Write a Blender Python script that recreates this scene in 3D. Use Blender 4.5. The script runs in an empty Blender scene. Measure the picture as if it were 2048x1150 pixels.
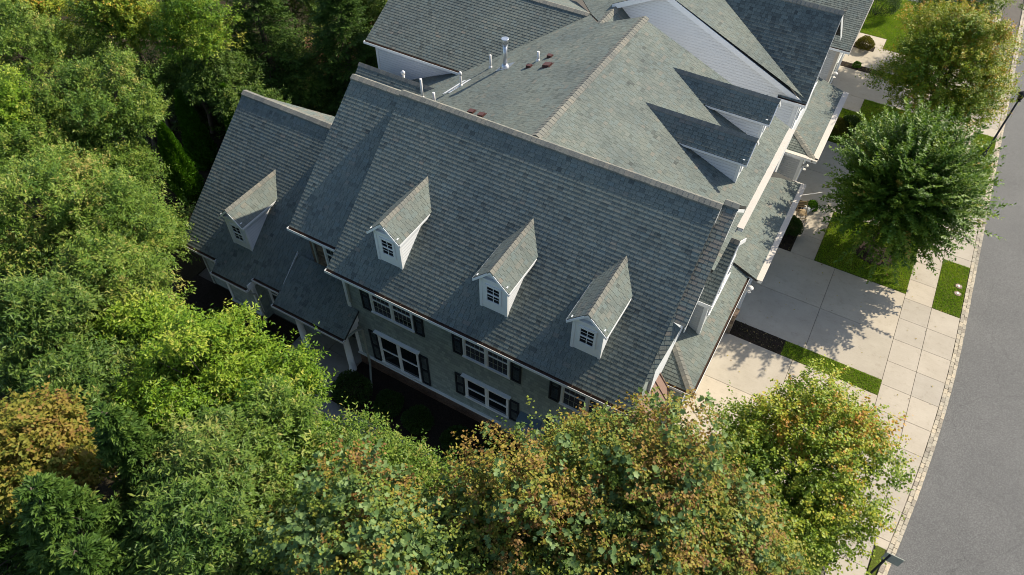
import bpy, math, random
import numpy as np
from mathutils import Vector, Matrix
random.seed(7)
D = bpy.data
SC = bpy.context.scene
COL = SC.collection

# ------------------------------------------------------------------ camera
cam_d = D.cameras.new('camera'); cam_d.sensor_width = 36.0; cam_d.lens = 1425.042 / 2048 * 36
cam_d.clip_start = 0.1; cam_d.clip_end = 3000
cam = D.objects.new('camera', cam_d); COL.objects.link(cam)
_p, _y, _r = math.radians(48.61558), math.radians(-29.17981), math.radians(0.98197)
_fw = Vector((math.sin(_y) * math.cos(_p), math.cos(_y) * math.cos(_p), -math.sin(_p)))
_ri = Vector((math.cos(_y), -math.sin(_y), 0)); _up = _ri.cross(_fw)
_r2 = _ri * math.cos(_r) + _up * math.sin(_r); _u2 = -_ri * math.sin(_r) + _up * math.cos(_r)
cam.matrix_world = Matrix(((_r2.x, _u2.x, -_fw.x, 0), (_r2.y, _u2.y, -_fw.y, 0), (_r2.z, _u2.z, -_fw.z, 24.0), (0, 0, 0, 1)))
SC.camera = cam

# ------------------------------------------------------------------ world, sun, exposure
SUN_DIR = Vector((0.60, 1.0, 0.938)).normalized()          # towards the sun
elev = math.asin(SUN_DIR.z); azim = math.atan2(SUN_DIR.x, SUN_DIR.y)
w = D.worlds.new('World'); SC.world = w; w.use_nodes = True
nt = w.node_tree; bg = nt.nodes['Background']
sky = nt.nodes.new('ShaderNodeTexSky'); sky.sky_type = 'NISHITA'; sky.sun_disc = False
sky.sun_elevation = elev; sky.sun_rotation = azim
nt.links.new(sky.outputs['Color'], bg.inputs['Color']); bg.inputs['Strength'].default_value = 0.125
sl = D.lights.new('sun', 'SUN'); sl.energy = 4.6; sl.angle = math.radians(0.5); sl.color = (1.0, 0.91, 0.74)
so = D.objects.new('sun', sl); COL.objects.link(so); so.location = (20, 40, 40)
so.rotation_euler = SUN_DIR.to_track_quat('Z', 'Y').to_euler()
SC.view_settings.view_transform = 'Standard'; SC.view_settings.look = 'None'
SC.view_settings.exposure = 0.6; SC.view_settings.gamma = 1.0
SC.cycles.filter_width = 1.0
SC.cycles.max_bounces = 6; SC.cycles.transparent_max_bounces = 4

# ------------------------------------------------------------------ materials
def new_mat(name):
    m = D.materials.new(name); m.use_nodes = True
    n = m.node_tree; b = n.nodes['Principled BSDF']
    return m, n, b
def nd(n, kind, **kw):
    o = n.nodes.new(kind)
    for k, v in kw.items():
        if k in o.inputs: o.inputs[k].default_value = v
        else: setattr(o, k, v)
    return o
def ramp(n, fac, stops, interp='LINEAR'):
    r = n.nodes.new('ShaderNodeValToRGB'); r.color_ramp.interpolation = interp
    e = r.color_ramp.elements
    while len(e) < len(stops): e.new(0.5)
    for i, (p, c) in enumerate(stops):
        e[i].position = p; e[i].color = (*c, 1)
    n.links.new(fac, r.inputs['Fac']); return r.outputs['Color']
def noise(n, scale, detail=4, rough=.6, vec=None, kind='Object'):
    t = n.nodes.new('ShaderNodeTexNoise'); t.inputs['Scale'].default_value = scale
    t.inputs['Detail'].default_value = detail; t.inputs['Roughness'].default_value = rough
    if vec is None:
        g = n.nodes.new('ShaderNodeNewGeometry'); vec = g.outputs['Position']
    n.links.new(vec, t.inputs['Vector']); return t.outputs['Fac']
def mixc(n, fac, a, b, mode='MIX'):
    m = n.nodes.new('ShaderNodeMix'); m.data_type = 'RGBA'; m.blend_type = mode
    for s, v in ((0, fac), (6, a), (7, b)):
        if hasattr(v, 'is_linked') or hasattr(v, 'links'): n.links.new(v, m.inputs[s])
        else: m.inputs[s].default_value = v if not isinstance(v, tuple) else (*v, 1)
    return m.outputs[2]
def mth(n, op, a, b=None, c=None):
    m = n.nodes.new('ShaderNodeMath'); m.operation = op
    for i, v in enumerate((a, b, c)):
        if v is None: continue
        if isinstance(v, (int, float)): m.inputs[i].default_value = v
        else: n.links.new(v, m.inputs[i])
    return m.outputs[0]
def bump(n, b, h, strength=.4, dist=.02):
    t = n.nodes.new('ShaderNodeBump'); t.inputs['Strength'].default_value = strength; t.inputs['Distance'].default_value = dist
    n.links.new(h, t.inputs['Height']); n.links.new(t.outputs['Normal'], b.inputs['Normal'])
def attr(n, name='tone'):
    a = n.nodes.new('ShaderNodeAttribute'); a.attribute_name = name; return a.outputs['Fac']

def mottled(name, c0, c1, scale=6, rough=.85, fine=60, finek=.35, bmp=.3, spec=.3):
    m, n, b = new_mat(name)
    col = mixc(n, noise(n, scale, 5), c0, c1)
    f = ramp(n, noise(n, fine, 3), [(.3, (1 - finek,) * 3), (.7, (1 + finek * .6,) * 3)])
    col = mixc(n, 1.0, col, f, 'MULTIPLY')
    n.links.new(col, b.inputs['Base Color']); b.inputs['Roughness'].default_value = rough
    b.inputs['Specular IOR Level'].default_value = spec
    if bmp: bump(n, b, noise(n, fine, 3), bmp, .01)
    return m
M = {}
def shingle_mat(name, stops):
    m, n, b = new_mat(name)
    col = ramp(n, attr(n), stops)
    st = ramp(n, noise(n, .45, 5, .65), [(.3, (.80, .82, .84)), (.7, (1.14, 1.12, 1.06))])
    col = mixc(n, 1.0, col, st, 'MULTIPLY')
    gr = ramp(n, noise(n, 38, 3, .7), [(.28, (.62,) * 3), (.72, (1.32,) * 3)])
    col = mixc(n, 1.0, col, gr, 'MULTIPLY')
    n.links.new(col, b.inputs['Base Color']); b.inputs['Roughness'].default_value = .93
    b.inputs['Specular IOR Level'].default_value = .25
    bump(n, b, noise(n, 70, 2), .5, .006)
    return m
M['shingle'] = shingle_mat('asphalt_shingle', [(0, (.082, .092, .085)), (.2, (.112, .126, .116)), (.35, (.142, .164, .150)), (.5, (.164, .180, .160)), (.62, (.154, .184, .174)), (.75, (.184, .190, .166)), (.88, (.198, .185, .158)), (1, (.215, .195, .165))])
M['bitumen'] = mottled('bitumen_edge', (.045, .046, .044), (.06, .06, .057), 6, .9, 40, .2, 0, .2)
M['cap'] = shingle_mat('ridge_shingle', [(0, (.165, .165, .15)), (.5, (.20, .198, .175)), (1, (.232, .215, .182))])
M['white'] = mottled('white_trim', (.80, .80, .79), (.72, .73, .73), 3, .5, 40, .04, 0)
M['cream'] = mottled('gutter_cover', (.58, .525, .46), (.50, .45, .39), 5, .55, 30, .10, .1)
M['gutter_in'] = mottled('gutter_debris', (.022, .018, .016), (.10, .05, .026), 2.2, .9, 30, .5, .4)
M['shutter'] = mottled('shutter_paint', (.018, .021, .026), (.026, .030, .036), 4, .55, 40, .1, 0)
M['copper'] = mottled('copper_roof', (.30, .19, .148), (.25, .165, .13), 3, .45, 30, .12, .1, .5)
M['pvc'] = mottled('pvc_pipe', (.80, .78, .75), (.70, .68, .66), 8, .5, 40, .05, 0)
M['vent_brown'] = mottled('vent_paint', (.11, .048, .038), (.08, .036, .03), 6, .5, 40, .1, 0)
M['dark'] = mottled('dark_iron', (.02, .021, .023), (.03, .03, .033), 6, .5, 40, .1, 0)
M['beige'] = mottled('beige_trim', (.36, .37, .31), (.31, .32, .27), 3, .6, 40, .06, 0)
M['door'] = mottled('garage_door_paint', (.66, .67, .67), (.6, .61, .62), 3, .5, 40, .05, 0)
m, n, b = new_mat('galvanized_steel'); b.inputs['Metallic'].default_value = .85; b.inputs['Roughness'].default_value = .38
n.links.new(ramp(n, noise(n, 9, 3), [(.3, (.50, .51, .52)), (.7, (.68, .69, .70))]), b.inputs['Base Color']); M['steel'] = m
m, n, b = new_mat('window_glass'); b.inputs['Base Color'].default_value = (.012, .015, .019, 1); b.inputs['Roughness'].default_value = .06
b.inputs['Specular IOR Level'].default_value = .6; bump(n, b, noise(n, 1.3, 1), .06, .05); M['glass'] = m

def lap(name, c0, c1, pitch=.115, shake=False):
    m, n, b = new_mat(name)
    g = n.nodes.new('ShaderNodeNewGeometry'); s = n.nodes.new('ShaderNodeSeparateXYZ'); n.links.new(g.outputs['Position'], s.inputs[0])
    zz = mth(n, 'DIVIDE', s.outputs['Z'], pitch); fr = mth(n, 'FRACT', zz); row = mth(n, 'FLOOR', zz)
    col = mixc(n, noise(n, 1.1, 5), c0, c1)
    h = mth(n, 'SUBTRACT', 1.0, fr)
    if shake:
        u = mth(n, 'ADD', mth(n, 'ADD', s.outputs['X'], s.outputs['Y']), mth(n, 'MULTIPLY', mth(n, 'SINE', mth(n, 'MULTIPLY', row, 12.9)), .7))
        cell = mth(n, 'DIVIDE', u, .15); ci = mth(n, 'FLOOR', cell); cf = mth(n, 'FRACT', cell)
        wn = n.nodes.new('ShaderNodeTexWhiteNoise'); wn.noise_dimensions = '2D'
        cb = n.nodes.new('ShaderNodeCombineXYZ'); n.links.new(ci, cb.inputs[0]); n.links.new(row, cb.inputs[1]); n.links.new(cb.outputs[0], wn.inputs['Vector'])
        tone = ramp(n, wn.outputs['Value'], [(0, (.78, .80, .80)), (1, (1.15, 1.14, 1.10))])
        col = mixc(n, 1.0, col, tone, 'MULTIPLY')
        gap = mth(n, 'GREATER_THAN', cf, .08)
        h = mth(n, 'MULTIPLY', mth(n, 'ADD', h, mth(n, 'MULTIPLY', wn.outputs['Value'], .5)), gap)
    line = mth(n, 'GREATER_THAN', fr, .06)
    lap_shade = mth(n, 'ADD', .72, mth(n, 'MULTIPLY', mth(n, 'GREATER_THAN', fr, .10), .28)); cg = n.nodes.new('ShaderNodeCombineXYZ')  # darker line at each lap's foot paints in the gap's shadow
    for i_ in range(3): n.links.new(lap_shade, cg.inputs[i_])
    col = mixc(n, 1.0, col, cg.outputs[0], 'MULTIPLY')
    h2 = mth(n, 'MULTIPLY', h, line)
    n.links.new(col, b.inputs['Base Color']); b.inputs['Roughness'].default_value = .7
    b.inputs['Specular IOR Level'].default_value = .3
    bump(n, b, h2, .8, .018)
    return m
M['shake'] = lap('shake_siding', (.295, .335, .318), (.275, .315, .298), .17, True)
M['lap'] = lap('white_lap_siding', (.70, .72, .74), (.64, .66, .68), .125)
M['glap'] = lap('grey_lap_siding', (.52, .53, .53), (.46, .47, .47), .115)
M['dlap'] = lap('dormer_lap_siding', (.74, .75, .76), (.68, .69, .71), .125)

def stone(name, stops, sc=4.2):
    m, n, b = new_mat(name)
    v = n.nodes.new('ShaderNodeTexVoronoi'); v.inputs['Scale'].default_value = sc
    g = n.nodes.new('ShaderNodeNewGeometry'); mp = n.nodes.new('ShaderNodeMapping'); mp.inputs['Scale'].default_value = (1, 1, 1.9)
    n.links.new(g.outputs['Position'], mp.inputs[0]); n.links.new(mp.outputs[0], v.inputs['Vector'])
    col = ramp(n, v.outputs['Color'], stops)
    e = n.nodes.new('ShaderNodeTexVoronoi'); e.feature = 'DISTANCE_TO_EDGE'; e.inputs['Scale'].default_value = sc; n.links.new(mp.outputs[0], e.inputs['Vector'])
    jt = ramp(n, e.outputs['Distance'], [(.0, (.45,) * 3), (.08, (1,) * 3)])
    n.links.new(mixc(n, 1.0, col, jt, 'MULTIPLY'), b.inputs['Base Color']); b.inputs['Roughness'].default_value = .9
    bump(n, b, e.outputs['Distance'], .6, .05); return m
M['stone'] = stone('veneer_stone', [(.1, (.09, .06, .045)), (.4, (.17, .12, .085)), (.65, (.24, .18, .12)), (.9, (.13, .11, .1))])
M['brick'] = stone('base_brick', [(.1, (.15, .08, .055)), (.5, (.22, .13, .09)), (.9, (.17, .11, .08))], 7)

def concrete(name, c0, c1, c2):
    m, n, b = new_mat(name)
    col = ramp(n, noise(n, .7, 6, .62), [(.3, c0), (.55, c1), (.75, c2)])
    sl_ = ramp(n, attr(n), [(0, (.88, .89, .91)), (1, (1.07, 1.05, 1.02))]); col = mixc(n, 1.0, col, sl_, 'MULTIPLY')
    # broom strokes and small stains that belong to the slab
    g = n.nodes.new('ShaderNodeNewGeometry'); mp = n.nodes.new('ShaderNodeMapping'); mp.inputs['Scale'].default_value = (1.2, 30, 1)
    n.links.new(g.outputs['Position'], mp.inputs[0])
    br = ramp(n, noise(n, 2.0, 3, .6, mp.outputs[0]), [(.3, (.94,) * 3), (.7, (1.05,) * 3)]); col = mixc(n, 1.0, col, br, 'MULTIPLY')
    sp = ramp(n, noise(n, 3.2, 7, .8), [(.30, (.80, .78, .75)), (.45, (1,) * 3), (.7, (1.04,) * 3)]); col = mixc(n, 1.0, col, sp, 'MULTIPLY')
    gr = ramp(n, noise(n, 90, 2), [(.3, (.88,) * 3), (.7, (1.1,) * 3)]); col = mixc(n, 1.0, col, gr, 'MULTIPLY')
    n.links.new(col, b.inputs['Base Color']); b.inputs['Roughness'].default_value = .88; b.inputs['Specular IOR Level'].default_value = .3
    bump(n, b, noise(n, 80, 2), .15, .006); return m
M['concrete'] = concrete('driveway_concrete', (.405, .352, .275), (.455, .398, .314), (.495, .436, .348))
M['walk'] = concrete('sidewalk_concrete', (.40, .35, .28), (.445, .392, .318), (.48, .428, .35))
M['porchslab'] = concrete('porch_concrete', (.27, .25, .23), (.32, .30, .28), (.36, .34, .31))
m, n, b = new_mat('road_asphalt')
col = ramp(n, noise(n, .35, 6, .6), [(.3, (.102, .101, .099)), (.7, (.126, .124, .120))])
sp = ramp(n, noise(n, 26, 3, .8), [(.36, (.66,) * 3), (.52, (1,) * 3), (.66, (1.5,) * 3)]); col = mixc(n, 1.0, col, sp, 'MULTIPLY')
v = n.nodes.new('ShaderNodeTexVoronoi'); v.feature = 'DISTANCE_TO_EDGE'; v.inputs['Scale'].default_value = .22
g = n.nodes.new('ShaderNodeNewGeometry'); mx = n.nodes.new('ShaderNodeVectorMath'); mx.operation = 'ADD'
nz = n.nodes.new('ShaderNodeTexNoise'); nz.inputs['Scale'].default_value = .9; nz.inputs['Detail'].default_value = 5
n.links.new(g.outputs['Position'], nz.inputs['Vector']); n.links.new(g.outputs['Position'], mx.inputs[0]); n.links.new(nz.outputs['Color'], mx.inputs[1]); n.links.new(mx.outputs[0], v.inputs['Vector'])
ck = ramp(n, v.outputs['Distance'], [(.0, (.80,) * 3), (.005, (1,) * 3)]); col = mixc(n, 1.0, col, ck, 'MULTIPLY')
n.links.new(col, b.inputs['Base Color']); b.inputs['Roughness'].default_value = .85; bump(n, b, noise(n, 40, 2), .5, .01); M['asphalt'] = m
M['kerb'] = shingle_mat('kerb_granite', [(0, (.30, .26, .21)), (.5, (.45, .40, .32)), (1, (.52, .44, .33))])
M['joint'] = mottled('joint_sand', (.10, .09, .075), (.16, .14, .12), 6, .95, 60, .4, .2)
M['mulch'] = mottled('bark_mulch', (.022, .017, .014), (.05, .036, .028), 9, .98, 45, .7, 1.0, .1)
M['forest'] = mottled('forest_floor', (.030, .026, .014), (.055, .042, .024), 1.6, .98, 25, .7, 1.0, .1)
M['bare'] = mottled('leaf_litter', (.16, .085, .045), (.09, .055, .03), 3, .98, 18, .7, 1.0, .1)
M['lawn'] = mottled('lawn_soil', (.075, .10, .014), (.105, .125, .022), 2.2, .98, 22, .5, .9, .1)
M['wood'] = mottled('chair_wood', (.42, .30, .16), (.36, .25, .13), 8, .6, 40, .15, 0)
M['pink'] = mottled('pink_plastic', (.36, .21, .19), (.30, .18, .17), 8, .5, 40, .1, 0)
M['meter'] = mottled('utility_enamel', (.30, .33, .35), (.26, .29, .31), 4, .5, 40, .08, 0)
M['hood'] = mottled('blue_hood', (.10, .15, .19), (.08, .12, .16), 4, .5, 40, .08, 0)

LR = 1.11
def leaf_mat(name, stops, trans=.22, rough=.45, spec=.22):
    m = D.materials.new(name); m.use_nodes = True; n = m.node_tree; b = n.nodes['Principled BSDF']; out = n.nodes['Material Output']
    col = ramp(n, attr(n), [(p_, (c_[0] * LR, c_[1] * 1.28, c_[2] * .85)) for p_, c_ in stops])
    n.links.new(col, b.inputs['Base Color']); b.inputs['Roughness'].default_value = rough; b.inputs['Specular IOR Level'].default_value = spec
    t = n.nodes.new('ShaderNodeBsdfTranslucent'); n.links.new(mixc(n, 1.0, col, (1.25, 1.25, .6), 'MULTIPLY'), t.inputs['Color'])
    mx = n.nodes.new('ShaderNodeMixShader'); mx.inputs[0].default_value = trans
    n.links.new(b.outputs[0], mx.inputs[1]); n.links.new(t.outputs[0], mx.inputs[2]); n.links.new(mx.outputs[0], out.inputs['Surface'])
    return m
GREEN = [(0, (.026, .055, .010)), (.35, (.058, .105, .016)), (.65, (.10, .15, .024)), (.85, (.17, .20, .035)), (1, (.26, .23, .06))]
LM = {
 'oak': leaf_mat('oak_leaf', [(0, (.036, .070, .016)), (.35, (.085, .135, .026)), (.65, (.15, .195, .040)), (.85, (.23, .235, .065)), (1, (.32, .24, .10))]),
 'bright': leaf_mat('bright_leaf', [(0, (.040, .085, .010)), (.35, (.10, .165, .016)), (.65, (.18, .235, .026)), (.85, (.28, .30, .05)), (1, (.38, .33, .09))]),
 'dull': leaf_mat('dull_leaf', [(0, (.030, .062, .018)), (.35, (.068, .11, .026)), (.65, (.115, .155, .038)), (.85, (.18, .195, .058)), (1, (.26, .21, .085))]),
 'maple': leaf_mat('maple_leaf', [(0, (.045, .082, .012)), (.3, (.105, .155, .020)), (.55, (.19, .225, .030)), (.8, (.31, .285, .04)), (.95, (.42, .27, .05)), (1, (.42, .19, .05))]),
 'sycamore': leaf_mat('sycamore_leaf', [(0, (.055, .085, .020)), (.25, (.115, .145, .032)), (.45, (.185, .185, .04)), (.62, (.27, .205, .045)), (.8, (.26, .145, .048)), (1, (.16, .075, .035))], .25, .55),
 'syc_green': leaf_mat('sycamore_green_leaf', [(0, (.085, .13, .06)), (.5, (.14, .185, .09)), (1, (.20, .235, .125))], .25, .5),
 'zelkova': leaf_mat('zelkova_leaf', [(0, (.036, .074, .014)), (.4, (.090, .146, .026)), (.75, (.16, .21, .042)), (.93, (.25, .25, .065)), (1, (.33, .20, .07))], .3, .45, .28),
 'spruce': leaf_mat('spruce_needle', [(0, (.022, .048, .010)), (.5, (.058, .098, .020)), (.85, (.11, .15, .034)), (1, (.16, .15, .05))], .15, .6),
 'arbor': leaf_mat('arborvitae_spray', [(0, (.030, .075, .006)), (.5, (.065, .145, .010)), (1, (.115, .205, .020))], .2, .6),
 'orange': leaf_mat('orange_leaf', [(0, (.070, .095, .022)), (.3, (.16, .155, .034)), (.55, (.26, .19, .05)), (.8, (.26, .14, .056)), (1, (.16, .08, .045))], .35, .6),
 'shrub': leaf_mat('shrub_leaf', [(0, (.018, .035, .010)), (.5, (.034, .060, .014)), (1, (.06, .085, .02))], .2, .5),
 'gold': leaf_mat('gold_shrub_leaf', [(0, (.06, .06, .014)), (.5, (.12, .10, .02)), (1, (.2, .14, .03))], .25, .5),
 'grass': leaf_mat('grass_blade', [(0, (.095, .155, .014)), (.5, (.18, .265, .022)), (.85, (.26, .305, .03)), (1, (.36, .31, .08))], .3, .6),
 'litter': leaf_mat('fallen_leaf', [(0, (.30, .20, .06)), (.5, (.42, .30, .10)), (.8, (.22, .11, .05)), (1, (.05, .035, .03))], .1, .8),
 'chips': leaf_mat('mulch_chip', [(0, (.012, .010, .009)), (.6, (.035, .027, .022)), (.9, (.085, .06, .045)), (1, (.22, .15, .10))], 0, .9, .1),
}
BARK = mottled('tree_bark', (.085, .068, .052), (.14, .115, .09), 5, .95, 30, .4, .8, .1)
TWIG = mottled('twig_bark', (.13, .075, .045), (.20, .12, .075), 5, .95, 30, .4, .3, .1)

# ------------------------------------------------------------------ object helpers
def tag(o, label=None, cat=None, group=None, kind=None):
    if label: o['label'] = label
    if cat: o['category'] = cat
    if group: o['group'] = group
    if kind: o['kind'] = kind
    return o
def empty(name, loc, label=None, cat=None, group=None):
    o = D.objects.new(name, None); o.location = loc; o.empty_display_size = .3; COL.objects.link(o)
    return tag(o, label, cat, group)
def origin(o):
    p = Vector((0, 0, 0))
    while o is not None: p += o.location; o = o.parent
    return p
class MB:
    """collects faces in world coordinates and links them as one mesh object"""
    def __init__(s): s.v = []; s.f = []; s.m = []; s.t = []; s.sm = []
    def add(s, pts, faces, mi=0, t=.5, smooth=False):
        o = len(s.v); s.v += [tuple(p) for p in pts]
        for f in faces: s.f.append([i + o for i in f]); s.m.append(mi); s.t.append(t); s.sm.append(smooth)
        return s
    def box(s, a, b, mi=0, t=.5):
        x0, y0, z0 = [min(i, j) for i, j in zip(a, b)]; x1, y1, z1 = [max(i, j) for i, j in zip(a, b)]
        return s.add([(x0, y0, z0), (x1, y0, z0), (x1, y1, z0), (x0, y1, z0), (x0, y0, z1), (x1, y0, z1), (x1, y1, z1), (x0, y1, z1)],
                     [(3, 2, 1, 0), (4, 5, 6, 7), (0, 1, 5, 4), (1, 2, 6, 5), (2, 3, 7, 6), (3, 0, 4, 7)], mi, t)
    def prism(s, pts, off, mi=0, t=.5):
        n = len(pts); off = Vector(off); P = [Vector(p) for p in pts]
        nn = Vector((0, 0, 0))
        for i in range(n): nn += P[i].cross(P[(i + 1) % n])
        if nn.dot(off) > 0: P.reverse()
        Q = [p + off for p in P]
        fs = [list(range(n)), list(range(2 * n - 1, n - 1, -1))]
        for i in range(n): j = (i + 1) % n; fs.append((j, i, i + n, j + n))
        return s.add(P + Q, fs, mi, t)
    def bar(s, p, q, wx, wz, mi=0, t=.5, up=(0, 0, 1)):
        p = Vector(p); q = Vector(q); d = (q - p).normalized(); u = Vector(up)
        if abs(d.dot(u)) > .98: u = Vector((0, 1, 0))
        sx = d.cross(u).normalized(); sz = sx.cross(d)
        c = [p + sx * (a * wx / 2) + sz * (b_ * wz / 2) for a, b_ in ((-1, -1), (1, -1), (1, 1), (-1, 1))]
        e = [x + (q - p) for x in c]
        return s.add(c + e, [(3, 2, 1, 0), (4, 5, 6, 7), (0, 1, 5, 4), (1, 2, 6, 5), (2, 3, 7, 6), (3, 0, 4, 7)], mi, t)
    def tube(s, pts, rad, k=8, mi=0, t=.5, cap=True):
        P = [Vector(p) for p in pts]; R = rad if hasattr(rad, '__len__') else [rad] * len(P); vs = []; fs = []
        for i, p in enumerate(P):
            d = (P[min(i + 1, len(P) - 1)] - P[max(i - 1, 0)]).normalized()
            a = d.cross(Vector((0, 0, 1)) if abs(d.z) < .9 else Vector((1, 0, 0))).normalized(); b_ = d.cross(a)
            for j in range(k): an = 2 * math.pi * j / k; vs.append(p + (a * math.cos(an) + b_ * math.sin(an)) * R[i])
        for i in range(len(P) - 1):
            for j in range(k): fs.append((i * k + j, i * k + (j + 1) % k, (i + 1) * k + (j + 1) % k, (i + 1) * k + j))
        s.add(vs, fs, mi, t, True)
        if cap:
            o = len(s.v) - len(vs); s.f.append([o + j for j in range(k)][::-1]); s.f.append([o + (len(P) - 1) * k + j for j in range(k)])
            s.m += [mi, mi]; s.t += [t, t]; s.sm += [False, False]
        return s
    def build(s, name, mats, parent=None, label=None):
        mats = mats if isinstance(mats, (list, tuple)) else [mats]
        o0 = origin(parent) if parent else Vector((0, 0, 0))
        me = D.meshes.new(name); me.from_pydata([(x - o0.x, y - o0.y, z - o0.z) for x, y, z in s.v], [], s.f)
        for m_ in mats: me.materials.append(m_)
        me.polygons.foreach_set('material_index', s.m); me.polygons.foreach_set('use_smooth', s.sm)
        a = me.attributes.new('tone', 'FLOAT', 'FACE'); a.data.foreach_set('value', s.t); me.update()
        o = D.objects.new(name, me); COL.objects.link(o)
        if parent: o.parent = parent
        if label: o['label'] = label
        return o
def obj_top(name, mb, mats, label=None, cat=None, group=None, kind=None):
    return tag(mb.build(name, mats), label, cat, group, kind)
def children(o): return [c for c in D.objects if c.parent == o]
def copy_tree(o, parent=None):
    c = o.copy(); COL.objects.link(c)
    if parent: c.parent = parent
    for ch in children(o): copy_tree(ch, c)
    return c

# ------------------------------------------------------------------ shingled roof planes
def clip(poly, a, b, c):                       # keep a*u+b*v<=c
    out = []
    for i in range(len(poly)):
        p, q = poly[i], poly[(i + 1) % len(poly)]
        dp = a * p[0] + b * p[1] - c; dq = a * q[0] + b * q[1] - c
        if dp <= 1e-9: out.append(p)
        if (dp < -1e-9 and dq > 1e-9) or (dp > 1e-9 and dq < -1e-9):
            t = dp / (dp - dq); out.append((p[0] + (q[0] - p[0]) * t, p[1] + (q[1] - p[1]) * t))
    return out
RT = random.Random(11)
def shingle_plane(mb, polys, exposure=.14, hi=.006, deck=.10, bias=0.0):
    """lays lapped shingle tabs of random width and thickness over convex polygons of one roof plane"""
    if not isinstance(polys[0][0], (tuple, list, Vector)): polys = [polys]
    for poly in polys:
        P = [Vector(p) for p in poly]; n = Vector((0, 0, 0))
        for i in range(len(P)): n += P[i].cross(P[(i + 1) % len(P)])
        n.normalize()
        if n.z < 0: n = -n; P.reverse()
        v = (Vector((0, 0, 1)) - n * n.z).normalized(); u = v.cross(n)
        o = Vector((0, 0, 0)) - n * (-(P[0].dot(n)))
        uv = [((p - P[0]).dot(u), (p - P[0]).dot(v)) for p in P]
        vmin = min(q[1] for q in uv); vmax = max(q[1] for q in uv)
        mb.prism([p - n * .004 for p in P], -n * deck, 1, .3)
        k = 0; vv = vmin - .0
        while vv < vmax:
            strip = clip(clip(uv, 0, -1, -vv), 0, 1, vv + exposure)
            if len(strip) >= 3:
                u0 = min(q[0] for q in strip); u1 = max(q[0] for q in strip)
                x = u0 - RT.random() * .25
                while x < u1:
                    low = RT.random() < .45; wd = RT.uniform(.09, .19) if low else RT.uniform(.15, .29)
                    tab = clip(clip(strip, -1, 0, -x), 1, 0, x + wd - .009)
                    x += wd
                    if len(tab) < 3: continue
                    h = hi * (.86 if low else 1.0) + RT.uniform(-.0005, .0005)
                    top = []; bot = []
                    for (a, c) in tab:
                        f = 1 - (c - vv) / exposure
                        w0 = P[0] + u * a + v * c
                        top.append(w0 + n * (.0010 + h * f)); bot.append(w0 - n * .003)
                    N = len(tab); fs = [list(range(N))]
                    for i in range(N):
                        j = (i + 1) % N
                        if abs(tab[i][1] - vv - exposure) < 1e-6 and abs(tab[j][1] - vv - exposure) < 1e-6: continue
                        fs.append((i, i + N, j + N, j))
                    t = min(1, max(0, RT.gauss(.50 + bias * .6 - (.08 if low else 0), .125)))
                    mb.add(top + bot, fs[:1], 0, t); o_ = len(mb.v) - 2 * N
                    for q_ in fs[1:]: mb.f.append([i_ + o_ for i_ in q_]); mb.m.append(1); mb.t.append(0); mb.sm.append(False)
            vv += exposure; k += 1
    return mb
def ridge_caps(p0, p1, nl, nr, width=.16, exposure=.16, lift=.02):
    """folded cap shingles over a ridge or hip; nl, nr are downslope unit vectors of both sides"""
    mb = MB(); p0 = Vector(p0); p1 = Vector(p1); d = p1 - p0; L = d.length; d.normalize()
    nl = Vector(nl).normalized(); nr = Vector(nr).normalized(); up = Vector((0, 0, 1))
    k = max(1, int(L / exposure)); e = L / k
    for i in range(k):
        a = p0 + d * (i * e); b = p0 + d * ((i + 1.12) * e if i < k - 1 else L)
        hA = lift + .018; hB = lift + .004; wv = width + RT.uniform(-.006, .006)
        A0, A1, A2 = a + nl * wv + up * hA * .8, a + up * hA, a + nr * wv + up * hA * .8
        B0, B1, B2 = b + nl * wv + up * hB * .8, b + up * hB, b + nr * wv + up * hB * .8
        dn = up * -.06
        mb.add([A0, A1, A2, B0, B1, B2, A0 + dn, A1 + dn, A2 + dn, B0 + dn, B2 + dn],
               [(0, 1, 4, 3), (1, 2, 5, 4), (0, 6, 7, 1), (1, 7, 8, 2), (0, 3, 9, 6), (2, 8, 10, 5)], 0, RT.random())
    return mb
def down(v): return Vector(v).normalized()

def gutter(parent, p, q, out, covered=False, w=.13, h=.11, name='gutter'):
    """open trough along p-q, its back on the fascia; out = horizontal unit vector away from the house"""
    p = Vector(p); q = Vector(q); o = Vector(out); z = Vector((0, 0, 1)); mb = MB()
    def slab(a0, a1, zz0, zz1, mi):
        c = [p + o * a0 + z * zz0, p + o * a1 + z * zz0, p + o * a1 + z * zz1, p + o * a0 + z * zz1]
        mb.prism(c, q - p, mi)
    slab(0, w, -h, -h + .012, 0); slab(w - .011, w, -h + .013, .008, 0); slab(0, .012, -h + .013, 0, 2)
    d = (q - p).normalized()
    for e, s in ((p, 1), (q, -1)):
        mb.prism([e + o * .013 + z * (-h + .013), e + o * (w - .017) + z * (-h + .013), e + o * (w - .017) + z * .006, e + o * .013 + z * .006], d * s * .01, 0)
    if covered: slab(-.10, w + .012, .013, .03, 1)
    else:
        slab(.013, w - .017, -.065, -.05, 2)
        n = int((q - p).length / .62)
        for i in range(1, n):
            c = p + (q - p) * (i / n); mb.bar(c + z * .002, c + o * (w - .012) + z * .004, .018, .006, 2)
    return mb.build(name, [M['white'], M['cream'], M['gutter_in']], parent)
def pipe(name, pts, r, mat, parent, k=8): return MB().tube(pts, r, k).build(name, mat, parent)
def downspout(parent, pts):
    mb = MB()
    for a, b in zip(pts[:-1], pts[1:]): mb.bar(a, b, .075, .06)
    return mb.build('downspout', M['beige'], parent)

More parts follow.
